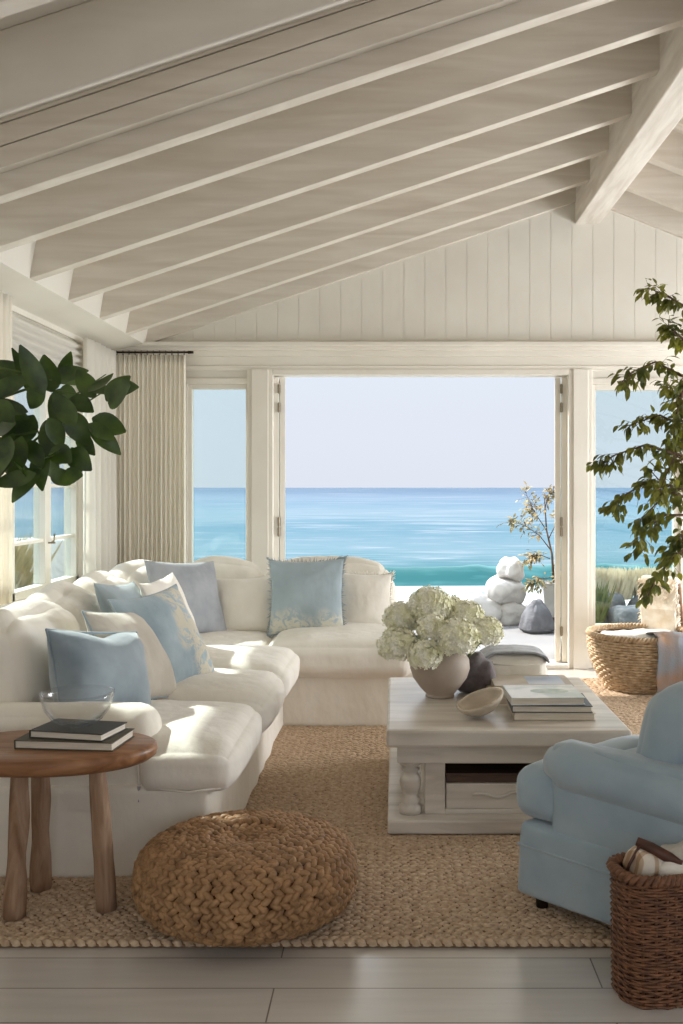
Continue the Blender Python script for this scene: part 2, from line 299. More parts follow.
def softbox(s, r, n=10, puff=(0, 0, 0), wr=.0, wsc=4, seed=0, wst=(1, 1, 1), fn=None):
    """rounded box centred at origin, s = full size, returns mesh"""
    bm = bmesh.new(); bmesh.ops.create_cube(bm, size=2)
    bmesh.ops.subdivide_edges(bm, edges=bm.edges, cuts=n, use_grid_fill=True)
    h = Vector(s)/2; off = Vector((seed*7.3, seed*3.1, seed*5.7))
    for v in bm.verts:
        p = v.co.copy(); u = p.copy()
        # denser near the edges
        for i in range(3): u[i] = math.sin(p[i]*math.pi/2)*.55+p[i]*.45
        q = Vector((u[0]*h[0], u[1]*h[1], u[2]*h[2]))
        inner = Vector([max(-(h[i]-r), min(h[i]-r, q[i])) for i in range(3)])
        d = q-inner
        if d.length > 1e-6: q = inner+d.normalized()*r*(min(1, d.length/r) if d.length < r*.999 and max(abs(p[0]), abs(p[1]), abs(p[2])) < .999 else 1)
        nrm = d.normalized() if d.length > 1e-6 else Vector((0, 0, 1))
        U = [1-abs(u[i])**2.2 for i in range(3)]
        q.x += math.copysign(puff[0]*U[1]*U[2], u.x)*(abs(u.x) > .5)
        q.y += math.copysign(puff[1]*U[0]*U[2], u.y)*(abs(u.y) > .5)
        q.z += math.copysign(puff[2]*U[0]*U[1], u.z)*(abs(u.z) > .5)
        if wr:
            w_ = Vector((q.x*wst[0], q.y*wst[1], q.z*wst[2]))*wsc+off
            a_ = noise.noise(w_)+.5*noise.noise(w_*2.3); rd = 1-abs(noise.noise(w_*.8+Vector((5, 5, 5))))*2
            q += nrm*wr*(a_+.5*rd)
        if fn: q = fn(q, u)
        v.co = q
    me = bpy.data.meshes.new('soft'); bm.to_mesh(me); bm.free(); return me

def pillow(w_, h_, t_, n=26, pinch=.07, wr=.012, seed=0, sag=0, chop=0):
    """local x width, z height, y thickness"""
    V = []; F = []; idx = {}
    off = Vector((seed*3.7, seed*9.1, seed*1.3))
    for side in (-1, 1):
        for i in range(n+1):
            for j in range(n+1):
                u = math.sin((i/n*2-1)*math.pi/2); v = math.sin((j/n*2-1)*math.pi/2)
                edge = i in (0, n) or j in (0, n)
                if side == 1 and edge: idx[(1, i, j)] = idx[(-1, i, j)]; continue
                x = w_/2*u*(1-pinch*(1-v*v)**1.0); z = h_/2*v*(1-pinch*(1-u*u))
                th = ((1-abs(u)**2.4)*(1-abs(v)**2.4))**.52
                # wrinkles pulling out of the corners
                cu, cv = 1-abs(u), 1-abs(v); dc = math.hypot(cu, cv)
                ang = math.atan2(cv, cu)
                wk = math.sin(ang*9+seed+side)*math.exp(-dc*3)*.5
                nz = noise.noise(Vector((x*5, side*3, z*5))+off)+.5*noise.noise(Vector((x*12, side*3, z*12))+off)
                y = side*t_/2*th+wr*(nz+wk)*min(1, th*1.6)
                if chop: z -= chop*math.exp(-(u*3)**2)*(v > 0)*v*v
                z -= sag*(1-abs(u))*(v > 0)*v
                if edge: x += .004*noise.noise(Vector((x*20, 0, z*20))+off); z += .004*noise.noise(Vector((x*20, 5, z*20))+off)
                idx[(side, i, j)] = len(V); V.append((x, y, z))
        for i in range(n):
            for j in range(n):
                q = (idx[(side, i, j)], idx[(side, i+1, j)], idx[(side, i+1, j+1)], idx[(side, i, j+1)])
                F.append(q if side == -1 else q[::-1])
    me = bpy.data.meshes.new('pillow'); me.from_pydata(V, [], F); return me
def outline(w_, h_, n=40, pinch=.07):
    pts = []
    for a_, b_ in (((-1, -1), (1, -1)), ((1, -1), (1, 1)), ((1, 1), (-1, 1)), ((-1, 1), (-1, -1))):
        for k in range(n):
            t = k/n; s = math.sin((t*2-1)*math.pi/2)*.5+.5
            u = a_[0]+(b_[0]-a_[0])*s; v = a_[1]+(b_[1]-a_[1])*s
            pts.append((w_/2*u*(1-pinch*(1-v*v)), 0, h_/2*v*(1-pinch*(1-u*u))))
    return pts+[pts[0]]
def put_pillow(name, label, m, loc, size, yaw, lean, roll=0, seed=1, pinch=.07, group='throw pillows on the sofa', piping=None, fringe=None, wr=.012, chop=0, cat='pillow'):
    o = link(name, pillow(size[0], size[1], size[2], pinch=pinch, seed=seed, wr=wr, chop=chop), m)
    o.matrix_world = Matrix.Translation(loc) @ Matrix.Rotation(R(yaw), 4, 'Z') @ Matrix.Rotation(R(-lean), 4, 'X') @ Matrix.Rotation(R(roll), 4, 'Y')
    tag(o, label, cat, group)
    if piping:
        b = MB(); b.tube(outline(size[0]*1.005, size[1]*1.005, pinch=pinch), .005, 6, False); b.build('piping', piping, o, True)
    if fringe:
        b = MB(); P = outline(size[0], size[1], n=60, pinch=pinch); rnd = random.Random(seed)
        for p in P:
            d = Vector((p[0]/size[0], 0, p[2]/size[1])).normalized()*rnd.uniform(.012, .03)+Vector((rnd.uniform(-.01, .01), rnd.uniform(-.008, .008), rnd.uniform(-.01, .01)))
            b.tube([p, (p[0]+d.x, p[1]+d.y, p[2]+d.z)], [.003, .0012], 4)
        b.build('fringe', fringe, o, True)
    return o

# ------------------------------------------------------------------ THE ROOM
LX, RX, BY, FY = -2.28, 5.4, 7.97, -2.2       # left wall, right wall, sea wall, wall behind
RIDGE = 1.54; SL = .332; SR = .40
def zl(x): return 2.585+(x+1.99)*SL            # underside of the left rafters
def zr(x): return 3.70-(x-1.64)*SR             # underside of the right rafters
DEP = .30
b = MB(); b.box((LX-.1, FY-.1, -.12), (RX+.1, BY+.12, 0)); struct(b.build('floor', m_floor), 'whitewashed wide plank floor')
# left wall with a bank of french windows
WY = [4.42, 5.20, 5.95, 7.24]; WZ0, WZ1 = .72, 2.30
b = MB(); b.box((LX-.14, FY, 0), (LX, BY, WZ0-.02)); b.box((LX-.14, FY, WZ1), (LX, BY, 2.54)); b.box((LX-.14, FY, WZ0-.02), (LX, WY[0], WZ1)); b.box((LX-.14, WY[3]+.04, WZ0-.02), (LX, BY+.14, WZ1))
struct(b.build('wall_left', m_wall), 'white left wall around the paned windows')
def pane_window(name, y0, y1, cols):
    e = bpy.data.objects.new(name, None); COL.objects.link(e); struct(e); e.location = (LX, y0, WZ0)
    x0, x1 = -.10, -.02; H = WZ1-WZ0; W = y1-y0
    f = MB(); st = .055
    f.box((x0, 0, -.02), (x1, W, .09)); f.box((x0, 0, H-.07), (x1, W, H))
    n = cols
    for i in range(n+1):
        y = i*W/n; hw = st if i in (0, n) or 1 else st/2
        f.box((x0, max(0, y-hw), 0), (x1, min(W, y+hw), H))
    f.build('window_frame', m_paint, e, bevel=.004)
    g = MB(); k = .36
    zz = .38
    while zz < H-.1:
        g.box((x0+.025, .02, zz-.011), (x1-.012, W-.02, zz+.011)); zz += k
    g.build('muntin', m_paint, e)
    p = MB(); p.box((x0+.038, .03, .06), (x0+.042, W-.03, H-.05)); p.build('pane', m_glass, e)
    s = MB(); s.box((-.12, -.02, -.045), (.05, W+.02, -.018)); s.build('window_sill', m_paint, e, bevel=.004)
    c = MB(); c.tube([(x1, W/2, .36), (x1+.045, W/2, .36)], .006, 8); c.tube([(x1+.03, W/2, .36), (x1+.04, W/2, .38), (x1+.04, W/2, .42)], .006, 8); c.build('window_latch', m_brass, e, True)
pane_window('window_1', WY[0], WY[1], 1); pane_window('window_2', WY[1]+.02, WY[2]-.0, 1); pane_window('window_3', WY[2]+.02, WY[3], 2)
# right wall and the wall behind the camera (never in view), with openings added to let in light
b = MB(); b.box((RX, FY, 0), (RX+.14, BY, .4)); b.box((RX, FY, 2.15), (RX+.14, BY, 2.25))
for y0, y1 in ((FY, 1.6), (4.2, 4.8), (7.6, BY)): b.box((RX, y0, .4), (RX+.14, y1, 2.15))
struct(b.build('wall_right', m_wall), 'white right wall with wide openings added for light')
b = MB(); b.box((LX, FY-.14, 0), (RX, FY, .45)); 
for x0, x1 in ((LX, -1.6), (RX-.9, RX)): b.box((x0, FY-.14, .45), (x1, FY, 2.54))
b.prism([(LX, 2.3), (RX, 2.3), (RX, 2.35), (RIDGE, 4.1), (LX, 2.7)], FY-.14, FY)
struct(b.build('wall_rear', m_wall), 'white wall behind with a wide opening added for light')
# sea wall
b = MB(); T0, T1 = BY, BY+.14
ops = [(-1.66, -1.16, .34, 2.27), (-.99, 1.39, 0, 2.385), (1.56, 2.28, .34, 2.27)]
xs = LX
for (x0, x1, z0, z1) in ops:
    b.box((xs, T0, 0), (x0, T1, 2.50))
    if z0 > 0: b.box((x0, T0, 0), (x1, T1, z0))
    b.box((x0, T0, z1), (x1, T1, 2.50)); xs = x1
b.box((xs, T0, 0), (RX, T1, 2.50))
b.box((LX, T0+.05, 2.50), (RX, T1, 2.56))
b.prism([(LX, 2.56), (RX, 2.56), (RX, 2.56), (RIDGE, 4.1), (LX, 2.75)], T0+.0, T1)
struct(b.build('wall_back', m_wall), 'white sea-facing wall around the folding doors')
# gable cladding of vertical boards
bw = .168; x = LX; g = MB()
while x < RX:
    x1 = min(x+bw-.003, RX)
    g.prism([(x, 2.58), (x1, 2.58), (x1, min(zl(x1), zr(x1) if x1 > 1.6 else 9)+.25), (x, min(zl(x), zr(x) if x > 1.6 else 9)+.25)], BY-.005, BY+.05); x += bw
struct(g.build('trim_1', m_wall), 'vertical boards cladding the gable above the doors')
# cornice over the doors
b = MB(); b.box((LX, BY-.10, 2.565), (RX, BY+.05, 2.60)); b.box((LX, BY-.075, 2.535), (RX, BY, 2.567)); b.box((LX, BY-.045, 2.49), (RX, BY, 2.537)); b.box((-1.72, BY-.02, 2.38), (RX, BY, 2.492)); b.box((-1.72, BY-.032, 2.405), (RX, BY, 2.42))
struct(b.build('trim_2', m_paint, bevel=.006), 'moulded cornice above the doors')
# door casings
def casing(name, x0, x1, label):
    b = MB(); b.box((x0, BY-.03, 0), (x1, BY+.16, 2.39)); b.box((x0+.035, BY-.045, 0), (x1-.035, BY-.03, 2.39)); struct(b.build(name, m_paint, bevel=.005), label)
casing('trim_3', -1.18, -.975, 'white post left of the folding doors'); casing('trim_4', 1.385, 1.575, 'white post right of the folding doors')
b = MB(); b.box((-.975, BY-.03, 2.345), (1.385, BY+.16, 2.39)); struct(b.build('trim_5', m_paint, bevel=.004), 'white door head')
b = MB(); b.box((-.975, BY-.05, 0), (1.385, BY+.2, .035)); struct(b.build('trim_6', m_paint, bevel=.006), 'white door threshold')
# fixed side lights
def sidelight(name, x0, x1, z0, z1, st, label):
    e = bpy.data.objects.new(name, None); COL.objects.link(e); struct(e, label); e.location = (x0, BY, z0)
    W, H = x1-x0, z1-z0; f = MB()
    f.box((0, .0, 0), (st, .07, H)); f.box((W-st, 0, 0), (W, .07, H)); f.box((st, 0, 0), (W-st, .07, st)); f.box((st, 0, H-st), (W-st, .07, H)); f.box((-.06, -.02, -.1), (W+.06, 0, 0)); f.box((-.06, -.02, H), (W+.06, 0, H+.05))
    f.box((-.06, -.02, 0), (0, .0, H)); f.box((W, -.02, 0), (W+.06, .0, H))
    f.build('window_frame', m_paint, e, bevel=.004)
    p = MB(); p.box((st-.01, .033, st-.01), (W-st+.01, .037, H-st+.01)); p.build('pane', m_glass, e)
sidelight('window_4', -1.66, -1.16, .34, 2.27, .035, 'narrow fixed glass light beside the curtain')
sidelight('window_5', 1.56, 2.28, .30, 2.27, .045, 'fixed glass light behind the leafy tree')
# folded door stacks
def folded(name, xin, sgn, label):
    e = bpy.data.objects.new(name, None); COL.objects.link(e); struct(e, label); e.location = (xin, BY+.06, .04); e.rotation_euler = (0, 0, R(-9*sgn))
    for k in (0, 1):
        x0 = sgn*(k*.053); x1 = x0+sgn*.045; xa, xb = min(x0, x1), max(x0, x1)
        f = MB(); H = 2.295; D = .68
        f.box((xa, 0, 0), (xb, .08, H)); f.box((xa, D-.08, 0), (xb, D, H)); f.box((xa, .08, 0), (xb, D-.08, .14)); f.box((xa, .08, H-.09), (xb, D-.08, H))
        pn = f.build('door_panel', m_paint, e, bevel=.003)
        p = MB(); p.box(((xa+xb)/2-.002, .07, .13), ((xa+xb)/2+.002, D-.07, H-.08)); p.build('pane', m_glass, pn)
    h = MB()
    for z in (.25, 1.05, 1.13, 2.05, 2.2):
        h.box((min(sgn*.04, sgn*.062), -.012, z-.035), (max(sgn*.04, sgn*.062), .0, z+.035)); h.tube([(sgn*.051, -.014, z-.04), (sgn*.051, -.014, z+.04)], .006, 8)
    h.build('hinge', m_brass, e)
folded('door_1', -.885, -1, 'folded white glazed door stack at the left of the opening')
folded('door_2', 1.29, 1, 'folded white glazed door stack at the right of the opening')

# roof deck, wall plate, ridge, rafters
b = MB(); b.prism([(LX-.2, zl(LX-.2)+DEP), (RIDGE, zl(RIDGE)+DEP), (RIDGE, zl(RIDGE)+DEP+.06), (LX-.2, zl(LX-.2)+DEP+.06)], FY, BY+.14)
struct(b.build('ceiling', m_deck), 'whitewashed sloping ceiling deck on the left')
b = MB(); b.prism([(RIDGE, zr(RIDGE)+.24), (RX+.2, zr(RX+.2)+.24), (RX+.2, zr(RX+.2)+.30), (RIDGE, zl(RIDGE)+DEP+.06)], FY, BY+.14)
struct(b.build('ceiling', m_deck), 'whitewashed sloping ceiling deck on the right')
b = MB(); b.prism([(LX-.14, 2.52), (LX, 2.52), (-1.99, 2.585), (-1.93, 2.92), (LX-.14, 2.82)], FY, BY)
struct(b.build('trim_7', m_wall), 'white boxed wall plate along the left eave')
b = MB(); b.box((LX, FY, 2.49), (LX+.025, BY, 2.53)); struct(b.build('trim_8', m_paint), 'white cornice along the left wall')
b = MB(); b.box((1.44, FY, 3.555), (1.64, BY, 4.2)); struct(b.build('trim_9', m_beam, bevel=.008), 'whitewashed ridge beam')
nt_ = 10
TH = .085
for y in (7.93, 7.36, 6.70, 6.06, 5.42, 4.81, 4.24, 2.9, 2.2, 1.5, .8, .1, -.6, -1.3):
    b = MB(); xa, xb = -1.99, 1.445
    b.prism([(xa, zl(xa)), (xb, zl(xb)), (xb, zl(xb)+DEP+.02), (xa, zl(xa)+DEP+.02)], y, min(y+TH, BY+.02))
    o = b.build('trim_%d' % nt_, m_raft, bevel=.004); struct(o, 'whitewashed rafter on the left slope'); nt_ += 1
    b = MB(); xa, xb = 1.635, RX
    b.prism([(xa, zr(xa)), (xb, zr(xb)), (xb, zr(xb)+.26), (xa, zr(xa)+.26)], y+.0, min(y+TH, BY+.02))
    struct(b.build('trim_%d' % nt_, m_raft, bevel=.004), 'whitewashed rafter on the right slope'); nt_ += 1
# boarded beam face above the seventh rafter and the deep nearest beam
b = MB(); xa, xb = -2.1, 1.445
for k in range(3):
    z0 = .095+k*.095
    b.prism([(xa, zl(xa)+z0), (xb, zl(xb)+z0), (xb, zl(xb)+z0+.09), (xa, zl(xa)+z0+.09)], 4.185, 4.24)
struct(b.build('trim_%d' % nt_, m_raft, bevel=.003), 'boarded casing over a near rafter'); nt_ += 1
b = MB(); b.prism([(xa, zl(xa)+.0), (xb, zl(xb)), (xb, zl(xb)+DEP), (xa, zl(xa)+DEP)], 3.545, 3.575)
struct(b.build('trim_%d' % nt_, m_deck, bevel=.008), 'wide whitewashed beam nearest the camera'); nt_ += 1
b = MB(); b.box((LX, FY, 0), (LX+.02, BY, .14)); struct(b.build('baseboard_left', m_paint, bevel=.004))
b = MB(); b.box((1.58, BY-.02, 0), (RX, BY, .14)); b.box((LX, BY-.02, 0), (-1.18, BY, .14)); struct(b.build('baseboard_back', m_paint, bevel=.004))

# ------------------------------------------------------------------ CURTAINS
def curtain(name, p0, p1, z0, z1, folds, amp, m, label, seed, grp='linen curtains', gather=1.0):
    rnd = random.Random(seed); p0 = Vector(p0); p1 = Vector(p1); d = (p1-p0); n = Vector((-d.y, d.x, 0)).normalized()
    nx = folds*8; nz = 26; V = []; F = []
    ph = [rnd.uniform(-.5, .5) for _ in range(folds+2)]; am = [rnd.uniform(.5, 1.2) for _ in range(folds+2)]
    for j in range(nz+1):
        s = j/nz; z = z0+(z1-z0)*s
        for i in range(nx+1):
            t = i/nx; k = t*folds; ki = int(k)
            fr = k-ki; a_ = am[ki]*(1-fr)+am[ki+1]*fr; phs = ph[ki]*(1-fr)+ph[ki+1]*fr
            fine = s**3
            off = amp*a_*math.sin(2*math.pi*k+phs*(1-s)*1.5)*(1-.45*fine)+.35*amp*math.sin(4*math.pi*k+seed)*fine
            off += .25*amp*noise.noise(Vector((t*9, s*1.5, seed)))
            c = .5+(t-.5)*(gather+(1-gather)*abs(s-.35)*1.5 if gather < 1 else 1)
            q = p0+d*c+n*off; V.append((q.x, q.y, z))
    for j in range(nz):
        for i in range(nx):
            a_ = j*(nx+1)+i; F.append((a_, a_+1, a_+nx+2, a_+nx+1))
    me = bpy.data.meshes.new(name); me.from_pydata(V, [], F); o = link(name, me, m)
    q = o.modifiers.new('solid', 'SOLIDIFY'); q.thickness = .003
    tag(o, label, 'curtain', grp); return o
curtain('curtain', (-2.25, 7.80, 0), (-1.64, 7.80, 0), .03, 2.485, 17, .020, m_curt, 'pleated cream linen curtain on the rod beside the folding doors', 3)
curtain('curtain', (-2.17, 7.0, 0), (-2.17, 7.72, 0), .03, 2.50, 5, .035, m_curtw, 'sheer white curtain at the far end of the paned windows', 5)
curtain('curtain', (-2.13, 5.10, 0), (-2.13, 5.50, 0), .03, 2.50, 6, .035, m_curt, 'cream curtain hanging between the paned windows at the photo edge', 8)
rod = thing('curtain_rod', (-2.24, 7.80, 2.505), 'thin bronze curtain rod above the pleated cream curtain', 'curtain rod')
b = MB(); b.tube([(0, 0, 0), (.64, 0, 0)], .008, 10); b.build('rod', m_dkmetal, rod, True)
b = MB(); b.tube([(.62, 0, 0), (.66, 0, 0)], [.013, .010], 10); b.build('finial', m_dkmetal, rod, True)
for k in range(12):
    b = MB(); pts = [(.06+k*.048, .016*math.cos(t), -.004+.017*math.sin(t)) for t in [i*math.pi/6 for i in range(13)]]
    b.tube(pts, .002, 5); b.build('curtain_ring', m_dkmetal, rod, True)
# roman shade over the left windows
b = MB(); y0, y1 = 5.62, 7.12
prof = []
for k in range(5):
    z = 2.47-k*.05; prof += [(-.0, z), (.022+.006*k, z-.022), (.02+.006*k, z-.036), (.006, z-.044)]
V = []; F = []
ny = 30
for i in range(ny+1):
    t = i/ny; sagz = -.018*math.sin(t*math.pi)
    for (dx, z) in prof: V.append((LX+.03+dx, y0+(y1-y0)*t, z+sagz*(2.5-z)*4+.003*noise.noise(Vector((t*6, z*8, 0)))))
np_ = len(prof)
for i in range(ny):
    for j in range(np_-1): F.append((i*np_+j, i*np_+j+1, (i+1)*np_+j+1, (i+1)*np_+j))
me = bpy.data.meshes.new('roman_shade'); me.from_pydata(V, [], F); o = link('roman_shade', me, m_curtw)
q = o.modifiers.new('s', 'SOLIDIFY'); q.thickness = .004
tag(o, 'white folded roman shade drawn up above the left paned window', 'blind')

# ------------------------------------------------------------------ RUG
def lozenges(name, segs, m, parent=None, kv=7, closed=False):
    """segs: list of (centre, dir, normal, half length, half width, height) -> one mesh of domes"""
    n = len(segs); ring = np.array([[math.cos(2*math.pi*j/kv), math.sin(2*math.pi*j/kv)] for j in range(kv)])
    C0 = np.array([s[0] for s in segs], float); D = np.array([s[1] for s in segs], float); Nn = np.array([s[2] for s in segs], float)
    W = np.cross(Nn, D); hl = np.array([s[3] for s in segs])[:, None, None]; hw = np.array([s[4] for s in segs])[:, None, None]; hh = np.array([s[5] for s in segs])[:, None, None]
    rows = []
    for sc_, ht in ((1.0, 0.0), (.82, .62), (.4, .95)):
        p = C0[:, None, :]+D[:, None, :]*(ring[None, :, 0:1]*hl*sc_)+W[:, None, :]*(ring[None, :, 1:2]*hw*sc_)+Nn[:, None, :]*hh*ht
        rows.append(p)
    V = np.concatenate(rows, axis=1).reshape(-1, 3)
    loc = []
    for r_ in range(2):
        for j in range(kv): loc.append((r_*kv+j, r_*kv+(j+1) % kv, (r_+1)*kv+(j+1) % kv, (r_+1)*kv+j))
    loc = np.array(loc); per = 3*kv
    F4 = (loc[None]+(np.arange(n)*per)[:, None, None]).reshape(-1, 4)
    top = (np.arange(kv)+2*kv)[None]+(np.arange(n)*per)[:, None]
    me = bpy.data.meshes.new(name)
    nl = F4.size+top.size; npoly = len(F4)+len(top)
    me.vertices.add(len(V)); me.vertices.foreach_set('co', V.ravel())
    me.loops.add(nl); me.loops.foreach_set('vertex_index', np.concatenate([F4.ravel(), top.ravel()]).astype(np.int32))
    st = np.concatenate([np.arange(len(F4))*4, F4.size+np.arange(len(top))*kv]).astype(np.int32)
    me.polygons.add(npoly); me.polygons.foreach_set('loop_start', st)
    me.update(calc_edges=True); me.validate()
    return link(name, me, m, parent)
RX0, RX1, RY0, RY1 = -2.15, 2.95, 3.13, 7.5
rug = thing('rug', ((RX0+RX1)/2, (RY0+RY1)/2, 0), 'large braided natural jute rug under the sofa and coffee table', 'rug')
cx, cy = (RX0+RX1)/2, (RY0+RY1)/2
me = softbox((RX1-RX0, RY1-RY0, .014), .006, 4); o = link('backing', me, m_jbase, rug, (0, 0, .007))
segs = []; rnd = random.Random(1); row = 0; y = RY0+.047
while y < RY1-.03:
    sgn = 1 if row % 2 else -1; x = RX0+.05+(row % 2)*.02
    while x < RX1-.05:
        if not (x < -1.0 and y > 4.0) and not (y > 6.5 and x < .2):
            an = sgn*R(28)+rnd.uniform(-.15, .15)
            segs.append(((x-cx+rnd.uniform(-.004, .004), y-cy+rnd.uniform(-.002, .002), .010), (math.cos(an), math.sin(an), 0), (0, 0, 1), .0215, .0115, rnd.uniform(.008, .013)))
        x += .0325
    y += .0202; row += 1
lozenges('braid', segs, m_jute, rug)
segs = []
for k in range(int((RX1-RX0)/.034)):
    x = RX0+k*.034
    for s2 in (0, 1):
        an = R(32)*(1 if s2 else -1)
        segs.append(((x-cx+s2*.016, RY0-cy+.012+s2*.02, .008), (math.cos(an), math.sin(an), 0), (0, -.2, .98), .025, .0145, .017))
lozenges('braided_border', segs, m_jute, rug)
RZ = .022

# ------------------------------------------------------------------ SOFA (L shaped, slip-covered)
sofa = thing('sectional_sofa', (-1.3, 5.2, RZ), 'large L-shaped white slipcovered sofa in the corner by the windows', 'sofa')
def sp(name, mesh, c, m=m_linen, rot=None, parent=None):
    o = link(name, mesh, m, parent or sofa); o.location = (c[0]+1.3, c[1]-5.2, c[2]-RZ)
    if rot: o.rotation_euler = rot
    return o
def skirt_fn(axis, lo, amp):
    def f(q, u):
        k = max(0, (-u[2]+1)/2)                    # 0 top, 1 bottom
        n_ = noise.noise(Vector((q.x*5, q.y*5, 3)))*.6+noise.noise(Vector((q.x*13, q.y*13, q.z*2)))*.4
        if abs(u[0]) > .98: q.x += math.copysign(amp*k*(n_+.5), u[0])
        if abs(u[1]) > .98: q.y += math.copysign(amp*k*(n_+.5), u[1])
        return q
    return f
# base, left run (front at x=-.68) and return run (front at y=6.0)
sp('slipcover', softbox((1.30, 3.40, .34), .03, 34, wr=.006, wsc=3.5, fn=skirt_fn(0, 0, .03), seed=2), (-1.335, 5.37, .175))
sp('slipcover', softbox((.86, 1.28, .34), .03, 22, wr=.005, wsc=3.5, fn=skirt_fn(0, 0, .025), seed=4), (-.29, 6.62, .175))
# back frames
sp('back_frame', softbox((.24, 3.55, .50), .07, 20, wr=.01, seed=5), (-1.93, 5.43, .60))
sp('back_frame', softbox((1.80, .22, .44), .07, 18, wr=.01, seed=6), (-.90, 7.18, .58))
# near arm
def armfn(q, u):
    if u[2] < 0: q.y += -.012*(noise.noise(Vector((q.x*7, 2, q.z*2)))+.3)*(1 if u[1] < -.9 else 0)*(-u[2])
    return q
sp('armrest', softbox((1.06, .20, .56), .085, 24, puff=(0, 0, .012), wr=.006, wsc=4, fn=armfn, seed=8), (-1.43, 3.80, .335))
# tie cord on the slipcover
b = MB(); b.tube([(-.99, 3.685, .56), (-.965, 3.68, .5), (-.95, 3.677, .42), (-.945, 3.675, .34)], .004, 6); b.tube([(-.99, 3.685, .56), (-1.0, 3.68, .5), (-1.0, 3.678, .44)], .004, 6)
o = b.build('tie_cord', m_linen2, sofa, True); o.location = (1.3, -5.2, -RZ)
b = MB(); b.tube([(-.945, 3.675, .345), (-.944, 3.674, .29)], [.006, .010], 8); o = b.build('tassel', m_throw, sofa, True); o.location = (1.3, -5.2, -RZ)
# seat cushions of the left run, each T shaped toward the room
def seat(name, x0, x1, y0, y1, z0, z1, seed, tn=0):
    def f(q, u):
        q.z -= .02*max(0, u[2])*(abs(u[0])**6+abs(u[1])**6)*.7
        return q
    return sp(name, softbox((x1-x0, y1-y0, z1-z0), .075, 26, puff=(.02, .012, .035), wr=.007, wsc=4.5, fn=f, seed=seed), ((x0+x1)/2, (y0+y1)/2, (z0+z1)/2), m_linen2)
def tfn(q, u):
    q.z -= .02*max(0, u[2])*(abs(u[0])**6+abs(u[1])**6)*.7
    k = max(0, min(1, (q.x-.155)/.05)); k = k*k*(3-2*k)
    q.y -= .265*k*((1-u[1])/2)**1.2
    return q
sp('seat_cushion', softbox((1.09, .535, .19), .07, 40, puff=(.02, .012, .03), wr=.007, wsc=4.5, fn=tfn, seed=11), (-1.135, 4.172, .41), m_linen2)
seat('seat_cushion', -1.70, -.575, 4.44, 5.13, .318, .52, 13)
seat('seat_cushion', -1.70, -.565, 5.13, 5.86, .318, .52, 14)
seat('seat_cushion', -1.72, -.76, 5.88, 6.98, .318, .50, 15)
seat('seat_cushion', -.77, .11, 5.88, 6.98, .318, .53, 16)
# piping round the near cushion end
b = MB(); b.tube([(-.90, 3.655, .345), (-.76, 3.636, .335), (-.64, 3.655, .345)], .004, 6); o = b.build('piping', m_linen2, sofa, True); o.location = (1.3, -5.2, -RZ)
# loose back cushions
def backc(label, loc, size, yaw, lean, seed, roll=0):
    def f(q, u):
        q.z -= .05*max(0, u[2])*abs(u[0])**3+.006*math.sin(u[0]*4+seed)*max(0, u[2]); q.x *= 1-.05*max(0, u[2]); return q
    o = link('back_cushion', softbox((size[0], size[2]*.8, size[1]), size[2]*.38, 26, puff=(.01, .045, .03), wr=.012, wsc=4.6, wst=(1, 1, .8), seed=seed, fn=f), m_linen)
    o.matrix_world = Matrix.Translation(loc) @ Matrix.Rotation(R(yaw), 4, 'Z') @ Matrix.Rotation(R(-lean), 4, 'X') @ Matrix.Rotation(R(roll), 4, 'Y')
    tag(o, label, 'cushion', 'white back cushions of the sofa')
backc('white back cushion at the sofa end, behind the glass bowl', (-1.55, 4.22, .71), (.72, .46, .30), 86, 14, 21, 2)
backc('slumped white back cushion, second from the near sofa arm', (-1.64, 4.95, .71), (.72, .46, .30), 90, 18, 22, -2)
backc('sunlit white back cushion, third from the near sofa arm', (-1.66, 5.68, .71), (.72, .46, .30), 92, 18, 23, 2)
backc('bright white cushion in the sofa corner below the curtains', (-1.64, 6.40, .72), (.72, .46, .30), 80, 16, 24, -3)
backc('wide white back cushion below the narrow side window', (-1.20, 6.93, .70), (.60, .46, .22), 0, 10, 25)
backc('white back cushion behind the fringed blue pillow', (-.47, 6.93, .71), (.88, .46, .22), 0, 10, 26)
# throw pillows, near to far
put_pillow('throw_pillow', 'grey-blue velvet pillow nearest the glass bowl', m_velvet, (-1.20, 4.06, .685), (.48, .37, .25), 62, 22, 9, 31, .05, piping=m_velvet, wr=.024, chop=.03)
put_pillow('throw_pillow', 'beige pillow with blue edge between the velvet and floral pillows', m_beige, (-1.16, 4.40, .705), (.46, .44, .18), 76, 30, 7, 32, .06, piping=m_blue, wr=.016)
put_pillow('throw_pillow', 'large light blue pillow with tan floral print leaning on the left run', m_print1, (-1.09, 4.72, .725), (.52, .50, .18), 66, 27, -3, 33, .10, piping=m_blue)
put_pillow('throw_pillow', 'slate blue pillow peeking out behind the large floral pillow', m_blue, (-1.36, 5.10, .76), (.46, .44, .15), 82, 24, 5, 34, .09)
put_pillow('throw_pillow', 'white pillow just behind the large floral pillow', m_linen2, (-1.22, 5.42, .74), (.46, .46, .16), 80, 20, -3, 35, .08)
put_pillow('throw_pillow', 'grey linen pillow in the sofa corner beside a small cream pillow', m_grey, (-1.31, 6.27, .75), (.54, .50, .18), 50, 22, 4, 36, .08)
put_pillow('throw_pillow', 'small cream pillow between grey pillow and fringed blue pillow', m_linen2, (-.97, 6.50, .68), (.40, .38, .16), 6, 20, -3, 37, .09, wr=.008, piping=m_linen)
p7 = put_pillow('throw_pillow', 'large pale blue fringed pillow on the run facing the room', m_print2, (-.57, 6.42, .745), (.49, .49, .15), -3, 18, -2, 38, .08, fringe=m_blue)
